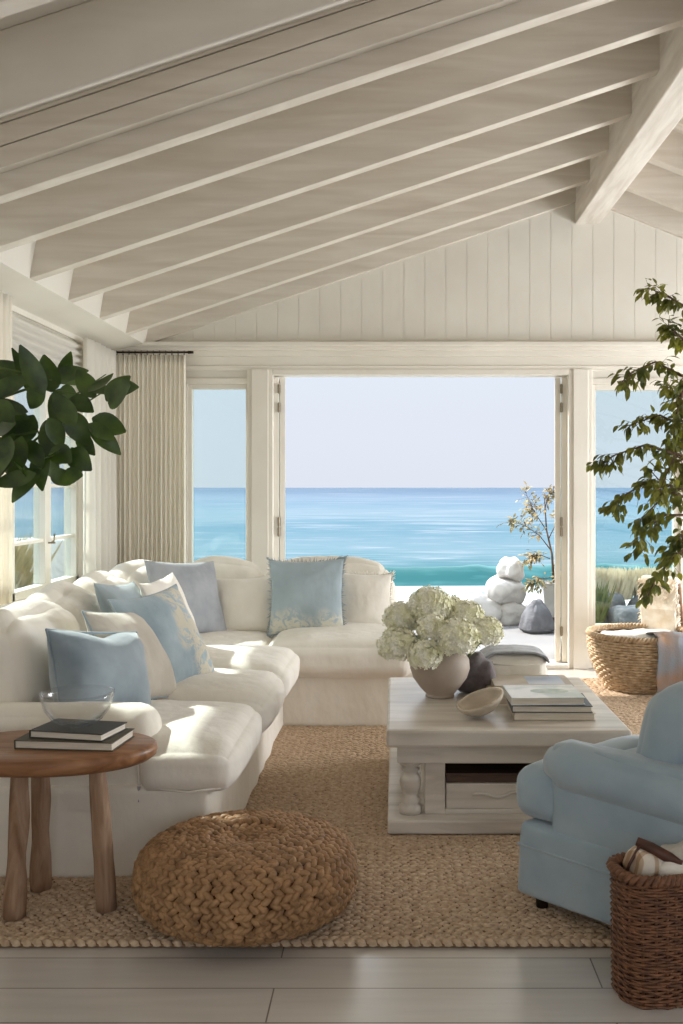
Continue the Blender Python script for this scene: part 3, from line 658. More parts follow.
p8 = put_pillow('throw_pillow', 'white pillow with frayed edge beside the hydrangeas', m_linen2, (-.20, 6.55, .70), (.36, .38, .15), 8, 18, 3, 39, .08, fringe=m_linen2)

# ------------------------------------------------------------------ COFFEE TABLE
TX0, TX1, TY0, TY1, TZ = -.035, .975, 4.09, 5.24, .45
tb = thing('coffee_table', ((TX0+TX1)/2, (TY0+TY1)/2, RZ), 'low square limewashed wood coffee table with turned legs', 'table')
def tp(name, mb, m=m_table, bevel=.006, par=None, smooth=False):
    o = mb.build(name, m, par or tb, smooth, bevel)
    if not par: o.location = (-(TX0+TX1)/2, -(TY0+TY1)/2, -RZ)
    return o
b = MB(); b.box((TX0, TY0, TZ-.072), (TX1, TY1, TZ)); tp('tabletop', b, bevel=.012)
i0 = .045; ax0, ax1, ay0, ay1 = TX0+i0, TX1-i0, TY0+.05, TY1-.05
b = MB(); b.box((ax0, ay0, TZ-.15), (ax1, ay0+.03, TZ-.07)); b.box((ax0, ay1-.03, TZ-.15), (ax1, ay1, TZ-.07)); b.box((ax0, ay0+.03, TZ-.15), (ax0+.03, ay1-.03, TZ-.07)); b.box((ax1-.03, ay0+.03, TZ-.15), (ax1, ay1-.03, TZ-.07)); tp('apron', b, bevel=.004)
b = MB(); b.box((TX0+.005, TY0+.0, RZ), (TX1-.005, TY1-.0, RZ+.058)); tp('plinth', b, bevel=.008)
z0, z1 = RZ+.058, TZ-.15
pr = [(.0, 0), (.048, 0), (.048, .03), (.034, .04), (.044, .055), (.030, .07), (.040, .10), (.046, .13), (.040, .155), (.028, .17), (.040, .185), (.030, .195), (.046, .205), (.046, z1-z0), (0, z1-z0)]
for xx in (ax0+.055, ax1-.055):
    for yy in (ay0+.055, ay1-.055):
        b = MB(); b.lathe([(r_, z0+z_) for r_, z_ in pr], 24, (xx, yy)); tp('leg', b, bevel=0, smooth=True)
# inner cabinet with a dark slot, panel and carved drawer front
bx0, bx1, by0, by1 = ax0+.115, ax1-.115, ay0+.03, ay1-.03
b = MB(); b.box((bx0, by0, z0), (bx0+.085, by1, z1)); b.box((bx1-.085, by0, z0), (bx1, by1, z1)); b.box((bx0+.085, by1-.03, z0), (bx1-.085, by1, z1)); b.box((bx0+.085, by0, z0), (bx1-.085, by1-.03, z0+.02)); tp('cabinet', b, bevel=.003)
b = MB(); b.box((bx0+.09, by0+.01, z0+.02), (bx1-.09, by1-.04, z0+.125)); dr = tp('drawer', b, bevel=.004)
V = [(bx0+.2+k*.02, by0+.008, z0+.078+.014*math.sin(k*.9)*math.exp(-abs(k-9)*.12)) for k in range(20)]
b = MB(); b.tube(V, .007, 8); b.build('carving', m_table, dr, True)
b = MB(); b.box((bx0+.09, by0+.02, z0+.127), (bx1-.09, by1-.05, z0+.150)); b.box((bx0+.09, by0+.02, z0+.15), (bx1-.09, by0+.035, z0+.165)); tp('tray', b, m_tabled, .003)

# vase and hydrangeas
VX, VY = .215, 4.76
vs = thing('vase', (VX, VY, TZ), 'round taupe stoneware vase holding hydrangeas on the coffee table', 'vase')
pr = [(0, .0), (.062, 0), (.068, .006), (.066, .014), (.095, .045), (.128, .09), (.143, .135), (.140, .175), (.122, .205), (.100, .222), (.098, .235), (.104, .243), (.098, .244), (.092, .235), (.092, .222), (.115, .2), (.13, .17), (.12, .1), (.06, .03), (0, .02)]
b = MB(); b.lathe(pr, 48); b.build('vase_body', m_vase, vs, True)
b = MB(); b.lathe([(.067, .001), (.07, .004), (.067, .012), (.062, .014)], 40); b.build('foot_ring', m_vase, vs, True)
def hydrangea(loc, rad, label, seed, sq=.85):
    rnd = random.Random(seed); V = []; F = []
    n = int(420*(rad/.08)**2)
    core = MB()
    for k in range(n):
        z = 1-2*(k+.5)/n; ph = k*2.39996; r_ = math.sqrt(1-z*z)
        d = Vector((r_*math.cos(ph), r_*math.sin(ph), z))
        if d.z < -.75: continue
        lump = 1+.13*noise.noise(d*3.2+Vector((seed, 0, 0)))+rnd.uniform(-.09, .09)
        c = Vector((d.x*rad, d.y*rad, d.z*rad*sq))*lump
        nn = (d+Vector((rnd.uniform(-.4, .4), rnd.uniform(-.4, .4), rnd.uniform(-.4, .4)))).normalized()
        a_ = nn.cross(Vector((0, 0, 1)));  a_ = a_.normalized() if a_.length > .1 else Vector((1, 0, 0)); b_ = nn.cross(a_)
        s = rnd.uniform(.010, .015); t0 = rnd.uniform(0, 1.5)
        for q in range(4):
            t = t0+q*math.pi/2; e1 = a_*math.cos(t)+b_*math.sin(t); e2 = -a_*math.sin(t)+b_*math.cos(t); i = len(V)
            V += [c, c+e1*s*.6+e2*s*.45+nn*s*.15, c+e1*s*1.15+nn*s*.35, c+e1*s*.6-e2*s*.45+nn*s*.15]; F.append((i, i+1, i+2, i+3))
    me = bpy.data.meshes.new('hydrangea'); me.from_pydata([tuple(v) for v in V], [], F); o = link('hydrangea', me, m_petal, loc=loc, smooth=False)
    tag(o, label, 'flower', 'hydrangeas in the vase')
    b = MB(); base = Vector((VX, VY, TZ+.1))-Vector(loc); b.tube([(0, 0, -.02), (base.x*.3, base.y*.3, base.z*.5), (base.x*.85, base.y*.85, base.z)], .005, 6)
    b.build('stem', m_green, o, True)
    b = MB(); b.add(*[[(rad*.8*math.cos(a2)*math.cos(b2), rad*.8*math.sin(a2)*math.cos(b2), rad*.8*sq*math.sin(b2)) for b2 in [R(-90+30*i) for i in range(7)] for a2 in [R(30*j) for j in range(12)]], [(i*12+j, i*12+(j+1) % 12, (i+1)*12+(j+1) % 12, (i+1)*12+j) for i in range(6) for j in range(12)]])
    b.build('floret_core', m_petal, o, True)
    return o
def P(px, py, Y): return ((px-395)/995.6*Y, Y, CAMH-(py-487)/995.6*Y)
for (px, py, Y, rr, lab) in [
    (430, 606, 4.80, .100, 'topmost large hydrangea head of the bouquet'),
    (402, 618, 4.82, .085, 'upper hydrangea head over the vase, next to the sofa cushion'),
    (465, 617, 4.82, .085, 'upper hydrangea head behind the bouquet, against the terrace'),
    (398, 645, 4.70, .088, 'low hydrangea head overhanging the vase toward the sofa'),
    (425, 655, 4.62, .076, 'drooping hydrangea head in front of the vase rim'),
    (456, 638, 4.64, .098, 'big yellowish hydrangea head facing the camera'),
    (485, 632, 4.78, .080, 'outermost hydrangea head, above the folded linen stack'),
    (432, 628, 4.68, .070, 'small hydrangea head in the centre of the bouquet'),
    (450, 612, 4.95, .085, 'rear hydrangea head at the back of the bouquet')]:
    hydrangea(P(px, py, Y), rr, lab, int(px))

# leaves helper
def leaf(V, F, base, d, nrm, L_, W_, curl=.15, k=5):
    d = Vector(d).normalized(); nrm = Vector(nrm); nrm = (nrm-d*nrm.dot(d)).normalized(); s = d.cross(nrm); i0 = len(V)
    for i in range(k+1):
        t = i/k; wd = W_*math.sin(math.pi*min(1, t**.8*.97+.015))**.8; c = Vector(base)+d*L_*t-nrm*curl*L_*t*t
        V += [c-s*wd+nrm*wd*.25, c, c+s*wd+nrm*wd*.25]
    for i in range(k):
        a_ = i0+i*3; F += [(a_, a_+1, a_+4, a_+3), (a_+1, a_+2, a_+5, a_+4)]
def leaves_obj(name, V, F, m, parent):
    me = bpy.data.meshes.new(name); me.from_pydata([tuple(v) for v in V], [], F); return link(name, me, m, parent)
V = []; F = []
for k in range(9):
    a_ = k*.7+.2; leaf(V, F, (VX+.09*math.cos(a_), VY+.09*math.sin(a_), TZ+.24), (math.cos(a_), math.sin(a_), .5), (0, 0, 1), .13, .04, .3)
o = leaves_obj('leaf_collar', V, F, m_green, vs); o.location = (-VX, -VY, -TZ)

# carved wooden bowl
bw_ = thing('wooden_bowl', (.38, 4.335, TZ), 'pale carved wooden bowl tipped beside the books', 'bowl')
V = []; F = []; nr, na = 9, 28
for side in (0, 1):
    for i in range(nr+1):
        t = i/nr
        for j in range(na):
            a_ = 2*math.pi*j/na; rr = .11*math.sin(t*math.pi/2)**.8*(1-side*.12)
            z = .075*(1-math.cos(t*math.pi/2))**.75+side*.012*(1-t)
            V.append((rr*math.cos(a_)*1.12*(1+.04*math.sin(3*a_)), rr*math.sin(a_)*.85, z+.02*t*math.cos(a_)))
for side in (0, 1):
    o0 = side*(nr+1)*na
    for i in range(nr):
        for j in range(na): F.append((o0+i*na+j, o0+i*na+(j+1) % na, o0+(i+1)*na+(j+1) % na, o0+(i+1)*na+j))
for j in range(na): F.append((nr*na+j, nr*na+(j+1) % na, (2*nr+1)*na+(j+1) % na, (2*nr+1)*na+j))
b = MB(); b.add(V, F); o = b.build('bowl_body', m_bowlw, bw_, True); o.rotation_euler = (R(16), R(-10), 0); o.scale = (.86, .86, .95); o.location = (0, 0, .014)

# books
def book(name, c, size, rz, mc, label, group, z):
    t = thing(name, (c[0], c[1], z), label, 'book', group, R(rz)); sx_, sy_, h = size; cv = .0035
    b = MB(); b.box((-sx_/2, -sy_/2, 0), (sx_/2, sy_/2, cv)); b.box((-sx_/2, -sy_/2, h-cv), (sx_/2, sy_/2, h)); b.box((-sx_/2, -sy_/2, 0), (-sx_/2+cv, sy_/2, h)); b.build('cover', mc, t, bevel=.0012)
    b = MB(); b.box((-sx_/2+cv, -sy_/2+.005, cv), (sx_/2-.006, sy_/2-.005, h-cv)); b.build('pages', m_page, t)
    return t
m_bk1 = mat('white_cover', C(226, 226, 222), C(196, 204, 200), .35, 8, ramp=(.5, .6)); m_bk2 = mat('slate_cover', C(86, 92, 100), None, .5); m_bk3 = mat('oat_cover', C(206, 196, 180), None, .6)
m_bk4 = mat('dark_olive_cover', C(74, 70, 58), C(92, 86, 70), .5, 6); m_bk5 = mat('charcoal_cover', C(58, 56, 54), None, .5); m_bk6 = mat('sky_cover', C(150, 166, 190), C(196, 200, 206), .35, 5); m_bk7 = mat('driftwood_cover', C(196, 186, 172), C(176, 164, 148), .5, 9)
G = 'books on the coffee table'
z = TZ+.001
book('book', (.685, 4.40, 0), (.35, .28, .03), 0, m_bk3, 'lowest oat-coloured book of the front stack on the coffee table', G, z)
book('book', (.678, 4.405, 0), (.345, .275, .03), -1.5, m_bk2, 'slate blue book in the middle of the front coffee table stack', G, z+.0305)
bt = book('book', (.655, 4.42, 0), (.32, .28, .032), 2, m_bk1, 'glossy pale book on top of the front coffee table stack', G, z+.061)
b = MB(); n_ = 24; b.add([(.03+.085*math.cos(2*math.pi*k/n_), .0+.055*math.sin(2*math.pi*k/n_), .0324) for k in range(n_)], [tuple(range(n_))]); b.build('cover_picture', mat('picture_green', C(150, 168, 150), C(190, 198, 184), .35, 20), bt)
book('book', (.64, 4.74, 0), (.40, .30, .048), 2, m_bk7, 'wide driftwood-coloured book under the blue covered book', G, z)
bb = book('book', (.645, 4.745, 0), (.37, .27, .03), 0, m_bk7, 'book with a sky blue cover picture behind the front stack', G, z+.0485)
b = MB(); b.box((-.02, -.10, .030), (.15, .10, .0306)); b.build('cover_picture', m_bk6, bb)

# folded linen stack with throw
fl = link('folded_linen', softbox((.31, .22, .15), .045, 16, puff=(.01, .01, .01), wr=.006, wsc=9, wst=(1, 1, 3), seed=41), m_linen, loc=(.60, 5.07, TZ+.077))
tag(fl, 'thick folded white linen on the far edge of the coffee table', 'linens')
b = MB()
for k in range(3):
    zz = -.045+k*.042; b.tube([(-.155, -.03, zz), (-.13, -.112, zz+.003), (0, -.12, zz-.003), (.13, -.112, zz+.002), (.156, -.03, zz)], .004, 6)
b.build('folded_edge', m_linen, fl, True)
def drape(name, prof, y0, y1, m, label, cat, seed, amp=.012, solid=.012, rz=0, loc=(0, 0, 0), fringe=False):
    """prof: polyline in xz swept in y with wrinkles"""
    pts = [Vector((p[0], 0, p[1])) for p in prof]; dense = []
    for i in range(len(pts)-1):
        for k in range(8): dense.append(pts[i].lerp(pts[i+1], k/8))
    dense.append(pts[-1])
    for _ in range(6): dense = [dense[0]]+[(dense[i-1]+dense[i]*2+dense[i+1])/4 for i in range(1, len(dense)-1)]+[dense[-1]]
    ny = 22; V = []; F = []
    for i, p in enumerate(dense):
        t = (dense[min(i+1, len(dense)-1)]-dense[max(i-1, 0)]).normalized(); n = Vector((-t.z, 0, t.x))
        for j in range(ny+1):
            v = j/ny; y = y0+(y1-y0)*v
            o_ = amp*(noise.noise(Vector((i*.12, y*9, seed)))+.6*noise.noise(Vector((i*.05, y*22, seed+4)))+.3)
            V.append((p.x+n.x*o_, y+.01*noise.noise(Vector((i*.2, v, seed))), p.z+n.z*o_))
    for i in range(len(dense)-1):
        for j in range(ny): a_ = i*(ny+1)+j; F.append((a_, a_+1, a_+ny+2, a_+ny+1))
    me = bpy.data.meshes.new(name); me.from_pydata(V, [], F); o = link(name, me, m, loc=loc, rot=(0, 0, rz))
    q = o.modifiers.new('s', 'SOLIDIFY'); q.thickness = solid; q.offset = 1
    q = o.modifiers.new('ss', 'SUBSURF'); q.levels = 1; q.render_levels = 1
    return tag(o, label, cat)
drape('throw_blanket', [(.765, TZ+.12), (.752, TZ+.150), (.70, TZ+.168), (.60, TZ+.172), (.50, TZ+.168), (.443, TZ+.14), (.425, TZ+.08)], 4.96, 5.19, m_throw, 'light grey knitted throw lying over the folded linen', 'blanket', 2, .006, .012)
o = link('bunched_cloth', softbox((.20, .14, .17), .06, 16, wr=.03, wsc=9, wst=(1, 1, .6), seed=51, fn=lambda q, u: Vector((q.x*(1-.35*u[2])-.06*u[2]*0+.0, q.y, q.z))), m_throwd, loc=(.385, 4.86, TZ+.10), rot=(0, R(30), 0))
tag(o, 'dark grey cloth bunched between the vase and the folded linen', 'cloth')

# ------------------------------------------------------------------ ARMCHAIR
fx = Vector((-.69, .72, 0)).normalized(); ang = math.atan2(fx.y, fx.x)
ac = thing('armchair', (.985, 3.35, 0), 'pale blue upholstered armchair with rolled arms facing the sea', 'armchair', None, ang)
def ap(name, me, c, m=m_chair, rot=None, par=None): return link(name, me, m, par or ac, c, rot)
D2, W2 = .425, .38
ap('chair_base', softbox((D2*2-.0, W2*2, .245), .022, 16, wr=.003, seed=61, fn=lambda q, u: Vector((q.x*(1+.012*(-u[2])), q.y*(1+.012*(-u[2])), q.z))), (0, 0, .19))
b = MB(); 
pts = [(-D2, -W2), (D2, -W2), (D2, W2), (-D2, W2)]
for i in range(4): p, q = pts[i], pts[(i+1) % 4]; b.tube([(p[0]*.997, p[1]*.997, .235), (q[0]*.997, q[1]*.997, .235)], .004, 6)
b.build('skirt_piping', m_chair, ac, True)
for s in (-1, 1):
    ap('arm_panel', softbox((.72, .115, .34), .03, 14, wr=.003, seed=62), (-.055, s*(W2-.075), .43), par=None)
    b = MB(); n_ = 26; V = []
    for i in range(n_+1):
        t = i/n_; x = .325-t*.74; r_ = .085*min(1, (.2+t*8)**.5)*(1-.05*math.sin(t*3))*(1+.02*noise.noise(Vector((t*8, s, 0)))); V.append(((x, s*(W2-.062), 0.525-.02*t), r_ if t > 0 else .05))
    b.tube([v[0] for v in V], [v[1] for v in V], 20)
    b.build('arm_roll', m_chair, ac, True)
ap('seat_cushion', softbox((.52, .50, .17), .06, 18, puff=(.01, .01, .02), wr=.005, seed=63), (.08, 0, .405))
ap('seat_cushion', softbox((.19, .735, .168), .055, 18, puff=(.015, .005, .012), wr=.005, seed=64), (.365, 0, .405))
ap('back_frame', softbox((.16, .66, .52), .07, 16, puff=(.01, 0, .03), wr=.004, seed=65), (-.345, 0, .56), rot=(0, R(-10), 0))
ap('back_cushion', softbox((.22, .55, .42), .085, 18, puff=(.035, .01, .03), wr=.008, seed=66), (-.07, .015, .595), rot=(0, R(-13), 0))
for sx_ in (-1, 1):
    for sy_ in (-1, 1):
        b = MB(); zb = 0 if sx_ < 0 else RZ-.001; b.lathe([(0, zb), (.020, zb), (.028, .1), (0, .1)], 16, (sx_*(D2-.06), sy_*(W2-.06))); b.build('foot', m_dkmetal, ac, True)

# ------------------------------------------------------------------ POUF
pf = thing('woven_pouf', (-.50, 3.355, RZ), 'large round woven seagrass pouf in front of the sofa', 'pouf')
PR, PH = .368, .262
def pprof(t):   # t 0 bottom centre .. 1 top centre
    a_ = (t-.5)*math.pi; c, s = math.cos(a_), math.sin(a_)
    r_ = PR*abs(c)**.5; z = PH/2+PH/2*math.copysign(abs(s)**.72, s)
    if t > .5: z -= .03*max(0, 1-(r_/.13)**2)**.6*(1 if r_ < .13 else 0)
    return r_, z
tt = [i/60 for i in range(61)]
b = MB(); b.lathe([(max(0, pprof(t)[0]-.012), pprof(t)[1]*.96+.006) for t in tt], 48); b.build('pouf_body', m_seagd, pf, True)
segs = []; L_ = 0; prev = pprof(.02); rnd = random.Random(5); path = []
for i in range(1, 2000):
    t = .02+.978*i/2000; c = pprof(t); L_ += math.hypot(c[0]-prev[0], c[1]-prev[1]); prev = c; path.append((L_, t, c))
step = .0205; nrow = int(L_/step)
k = 0
for rr in range(nrow):
    tl = rr*step
    while k < len(path)-1 and path[k][0] < tl: k += 1
    (r0, z0), (r1, z1) = path[max(0, k-4)][2], path[min(len(path)-1, k+4)][2]
    r_, z_ = path[k][2]; tan = Vector((r1-r0, z1-z0)).normalized(); nr_ = Vector((tan.y, -tan.x))
    n_ = max(3, int(2*math.pi*r_/.031)); sg = 1 if rr % 2 else -1
    for j in range(n_):
        a_ = 2*math.pi*(j+.5*(rr % 2))/n_+rnd.uniform(-.02, .02); ca, sa = math.cos(a_), math.sin(a_)
        up = Vector((ca*tan.x, sa*tan.x, tan.y)); nn = Vector((ca*nr_.x, sa*nr_.x, nr_.y)); az = Vector((-sa, ca, 0))
        th = sg*R(34)+rnd.uniform(-.12, .12); d = az*math.cos(th)+up*math.sin(th)
        c = Vector((ca*r_, sa*r_, z_))-nn*.008
        segs.append((tuple(c), tuple(d), tuple(nn), 0.0235, .0125, rnd.uniform(.012, .018)))
for kk, r_ in enumerate((.100, .084, .066, .049, .032, .015)):
    n_ = max(3, int(2*math.pi*r_/.029)); sg = 1 if kk % 2 else -1
    for j in range(n_):
        a_ = 2*math.pi*(j+.5*(kk % 2))/n_; ca, sa = math.cos(a_), math.sin(a_); th = sg*R(30); d = Vector((-sa, ca, 0))*math.cos(th)+Vector((ca, sa, 0))*math.sin(th)
        segs.append(((ca*r_, sa*r_, PH-.018-.004*kk), tuple(d), (0, 0, 1), .022, .012, .014))
lozenges('weave', segs, m_seag, pf, 8)

# ------------------------------------------------------------------ SIDE TABLE
SX, SY, SZ = -1.19, 3.42, .568
stb = thing('side_table', (SX, SY, RZ), 'round rustic wooden side table with thick slab top', 'table')
n_ = 64; V = []; F = []; prof = [(0, SZ-.058), (.55, SZ-.058), (.93, SZ-.055), (.985, SZ-.04), (1.0, SZ-.022), (.99, SZ-.006), (.965, SZ), (.5, SZ), (0, SZ)]
for (r_, z_) in prof:
    for j in range(n_):
        a_ = 2*math.pi*j/n_; rr = .362*r_*(1+.018*math.sin(2*a_+1)+.010*math.sin(5*a_)+.012*noise.noise(Vector((math.cos(a_)*2, math.sin(a_)*2, z_*12))))
        V.append((rr*math.cos(a_), rr*math.sin(a_)*.64, z_-RZ))
b = MB(); b.add(V, [(i*n_+j, i*n_+(j+1) % n_, (i+1)*n_+(j+1) % n_, (i+1)*n_+j) for i in range(len(prof)-1) for j in range(n_)]); b.build('tabletop', m_slab, stb, True)
for (tx, ty, bx_, by_) in ((-.06, -.09, -.075, -.11), (.18, -.05, .215, -.05), (-.07, .12, -.07, .125)):
    pts = []; rr = []
    for i in range(13):
        t = i/12; pts.append((bx_+(tx-bx_)*t+.006*noise.noise(Vector((t*4, bx_*9, 1))), by_+(ty-by_)*t+.006*noise.noise(Vector((t*4, by_*9, 7))), (SZ-.05-RZ)*t)); rr.append(.034-.004*t+.006*noise.noise(Vector((t*5, bx_*20, 3))))
    b = MB(); b.tube(pts, rr, 14); b.build('leg', m_leg, stb, True)
G = 'books on the side table'
z = SZ+.001
book('book', (-1.10, 3.43, 0), (.345, .20, .030), -6, m_bk4, 'dark olive book at the bottom of the side table stack', G, z)
book('book', (-1.09, 3.435, 0), (.27, .18, .026), -12, m_bk5, 'charcoal book directly under the glass bowl', G, z+.0305)
gb = thing('glass_bowl', (-1.096, 3.435, z+.0305+.0265), 'clear glass bowl on the books on the side table', 'bowl')
out = [(0, 0), (.035, 0), (.05, .004), (.085, .025), (.11, .06), (.122, .10), (.125, .118)]; inn = [(.122, .118), (.118, .10), (.106, .063), (.082, .031), (.045, .012), (0, .009)]
b = MB(); b.lathe(out+inn, 56); b.build('bowl_glass', m_glass_b, gb, True)

# ------------------------------------------------------------------ WICKER BASKETS
def wicker(name, outline_fn, H, rows, nst, sr, amp, m, parent, zoff=0):
    b = MB(); N_ = nst*2
    V = []; F = []; k = 5; base = 0
    for r_ in range(rows):
        z = zoff+H*(r_+.5)/rows; ring = []
        for i in range(N_):
            a_ = 2*math.pi*i/N_; x, y = outline_fn(a_, (r_+.5)/rows)
            x2, y2 = outline_fn(a_+.01, (r_+.5)/rows); tx, ty = x2-x, y2-y; l = math.hypot(tx, ty); nx, ny = ty/l, -tx/l
            o_ = amp*(1 if ((i//2+r_) % 2) else -1)*(1 if i % 2 else .0)
            ring.append((x+nx*o_, y+ny*o_, z+.0015*math.sin(i*1.7+r_*2.1), nx, ny))
        for (x, y, z_, nx, ny) in ring:
            for j in range(k):
                t = 2*math.pi*j/k; V.append((x+nx*sr*math.cos(t), y+ny*sr*math.cos(t), z_+sr*1.1*math.sin(t)))
        for i in range(N_):
            for j in range(k): F.append((base+i*k+j, base+i*k+(j+1) % k, base+((i+1) % N_)*k+(j+1) % k, base+((i+1) % N_)*k+j))
        base += N_*k
    b.add(V, F); b.build(name, m, parent, True)
def shell(name, outline_fn, z0, z1, m, parent, shrink=.93):
    V = []; F = []; n_ = 60
    for i in range(7):
        for j in range(n_):
            x, y = outline_fn(2*math.pi*j/n_, i/6); V.append((x*shrink, y*shrink, z0+(z1-z0)*i/6))
    for i in range(6):
        for j in range(n_): F.append((i*n_+j, i*n_+(j+1) % n_, (i+1)*n_+(j+1) % n_, (i+1)*n_+j))
    F.append(tuple(range(n_))); b = MB(); b.add(V, F); b.build(name, m, parent, True)
def rim(name, outline_fn, z, rad, m, parent, tw=40, lift=.004):
    b = MB(); n_ = tw*6
    for ph in (0, math.pi):
        pts = []
        for i in range(n_+1):
            a_ = 2*math.pi*i/n_; x, y = outline_fn(a_, 1); r_ = rad*.7; l = math.hypot(x, y); q = a_*tw+ph
            pts.append((x*(1+r_*math.cos(q)/l), y*(1+r_*math.cos(q)/l), z+r_*math.sin(q)))
        b.tube(pts, rad*.62, 6, False)
    b.build(name, m, parent, True)
# dark square basket beside the armchair
def sq(ax, bx, rot, p=3.6):
    def f(a_, t):
        c, s = math.cos(a_), math.sin(a_); r_ = (abs(c/ax)**p+abs(s/bx)**p)**(-1/p)*(1+.03*t); x, y = r_*c, r_*s
        return x*math.cos(rot)-y*math.sin(rot), x*math.sin(rot)+y*math.cos(rot)
    return f
kb = thing('wicker_basket', (.785, 2.868, 0), 'dark brown square wicker basket beside the armchair', 'basket')
fn = sq(.150, .095, R(12), 3.2); BH = .355
shell('liner', fn, .004, BH-.01, m_wickd, kb, .92); wicker('weave', fn, BH, 42, 26, .0042, .0045, m_wick, kb)
b = MB()
for i in range(26):
    a_ = 2*math.pi*(i+.5)/26; p0 = fn(a_, 0); p1 = fn(a_, 1); b.tube([(p0[0]*.985, p0[1]*.985, .002), (p1[0]*.985, p1[1]*.985, BH)], .0045, 6)
b.build('stake', m_wick, kb, True)['kind'] = 'stuff'
rim('rim', fn, BH, .014, m_wick, kb, 26)
b = MB(); b.tube([(-.118, -.01, BH-.005), (-.112, -.01, BH+.012), (-.08, .0, BH+.062), (-.045, -.01, BH+.062)], .005, 8); b.tube([(-.085, .012, BH+.07), (-.05, -.006, BH+.058), (-.0, -.022, BH+.034), (.03, -.03, BH+.018)], [.013, .0165, .0165, .012], 14)
b.build('handle', m_leath, kb, True)
for (c, s, rot, lab, mm) in (((-.045, .02, BH-.0), (.13, .10, .075), (.1, .25, .4), 'crumpled checked cloth in the dark basket, under the leather handle', m_plaid), ((.05, .045, BH+.012), (.11, .10, .07), (-.1, -.1, .1), 'tan folded cloth at the back of the dark basket', m_beige), ((.035, -.035, BH-.005), (.12, .07, .06), (0, .1, -.3), 'pale cloth bundle at the front of the dark basket', m_linen2)):
    o = link('cloth', softbox(s, .028, 12, wr=.010, wsc=16, seed=c[0]*100), mm, loc=(.785+c[0], 2.868+c[1], c[2]), rot=rot); tag(o, lab, 'cloth')

# round pale basket below the side light
rb = thing('wicker_basket', (1.765, 7.12, RZ), 'round pale wicker basket below the side window', 'basket')
def rf(a_, t): r_ = .255+.118*math.sin(min(1, t*1.15)*math.pi/2); return r_*math.cos(a_), r_*math.sin(a_)
shell('liner', rf, .004, .36, m_wickd, rb, .95); wicker('weave', rf, .38, 20, 46, .0095, .009, m_wickl, rb); rim('rim', rf, .385, .018, m_wickl, rb, 44)
drape('blanket', [(1.56, .16), (1.60, .30), (1.66, .43), (1.80, .455), (1.95, .455), (2.06, .44), (2.15, .30), (2.16, .20)], 6.78, 7.2, m_throw, 'x', 'blanket', 9, .01, .01)
o = link('cloth', softbox((.56, .56, .10), .045, 14, puff=(0, 0, .02), wr=.02, wsc=8, seed=77, fn=lambda q, u: Vector((q.x*(1-.12*abs(u[1])**2), q.y*(1-.12*abs(u[0])**2), q.z))), m_beige, loc=(1.765, 7.12, RZ+.315)); tag(o, 'pale cloth filling the round basket', 'cloth')
bpy.data.objects.remove([o for o in bpy.data.objects if o.get('label') == 'x'][0])
# blanket hanging over the near rim: profile in the y direction
o = drape('blanket', [(-.365, .02), (-.40, .16), (-.425, .36), (-.39, .425), (-.28, .43), (-.1, .40), (.08, .33)], -.21, .21, m_blanket, 'grey-blue and rust blanket draped over the round pale basket', 'blanket', 9, .012, .010, rz=R(90), loc=(1.98, 7.12, RZ))

# ------------------------------------------------------------------ CHAIR WITH SHEEPSKIN
wc = thing('wooden_chair', (2.12, 7.58, 0), 'low wooden chair under a sheepskin by the side window', 'chair', None, R(48))
b = MB(); b.box((-.17, -.17, .40), (.30, .17, .44)); b.build('seat', m_leg, wc, bevel=.01)
for (x, y) in ((-.14, -.14), (-.14, .14), (.27, -.14), (.27, .14)):
    b = MB(); b.tube([(x*1.1, y*1.1, 0), (x, y, .41)], [.014, .02], 12); b.build('leg', m_leg, wc, True)
for y in (-.14, .14):
    b = MB(); b.tube([(-.14, y, .42), (-.20, y, .73)], .016, 12); b.build('back_post', m_leg, wc, True)
b = MB(); b.tube([(-.20, -.15, .72), (-.215, 0, .73), (-.20, .15, .72)], .02, 10); b.tube([(-.18, -.14, .58), (-.195, 0, .585), (-.18, .14, .58)], .016, 10); b.build('backrest', m_leg, wc, True)
def fur(name, src_pts, m, label, cat, n, ln, seed, loc):
    rnd = random.Random(seed); V = []; F = []
    for k in range(n):
        c, nn = src_pts(rnd); nn = Vector(nn).normalized(); d = (nn+Vector((rnd.uniform(-.5, .5), rnd.uniform(-.5, .5), rnd.uniform(-1.1, .2)))).normalized()
        s = d.cross(Vector((rnd.uniform(-1, 1), rnd.uniform(-1, 1), .3))).normalized()*rnd.uniform(.004, .008); l = ln*rnd.uniform(.6, 1.2); i = len(V)
        c = Vector(c); V += [c-s, c+s, c+d*l*.6+s*.7-Vector((0, 0, l*.15)), c+d*l-Vector((0, 0, l*.4))]; F.append((i, i+1, i+2, i+3))
    me = bpy.data.meshes.new(name); me.from_pydata([tuple(v) for v in V], [], F); o = link(name, me, m, loc=loc); return tag(o, label, cat)
def skin_pts(r):
    # pelt over the chair back: front side, top, rear side
    s = r.uniform(-1, 1); y = r.uniform(-.16, .16)*(1 if s > 0 else .8); t = abs(s); x0 = -.205+.06*t
    if s > 0: return (x0-.035, y, .87-t*.50), (-1, 0, .2)
    return (x0+.045, y, .87-t*.40), (1, 0, .2)
sk = fur('sheepskin', skin_pts, m_sheep, 'shaggy cream sheepskin draped over the low wooden chair', 'sheepskin', 2600, .055, 5, (2.12, 7.58, 0)); sk.location.x -= .0; sk.rotation_euler = (0, 0, R(48)); sk.scale = (1, 1, .88)
b = MB(); b.prism([(-.24, .36), (-.205, .36), (-.235, .60), (-.225, .86), (-.19, .86), (-.18, .6), (-.15, .45), (-.12, .45), (-.15, .62), (-.175, .89), (-.245, .89), (-.265, .62)], -.14, .14)
b.build('hide', m_sheep, sk, bevel=.01)
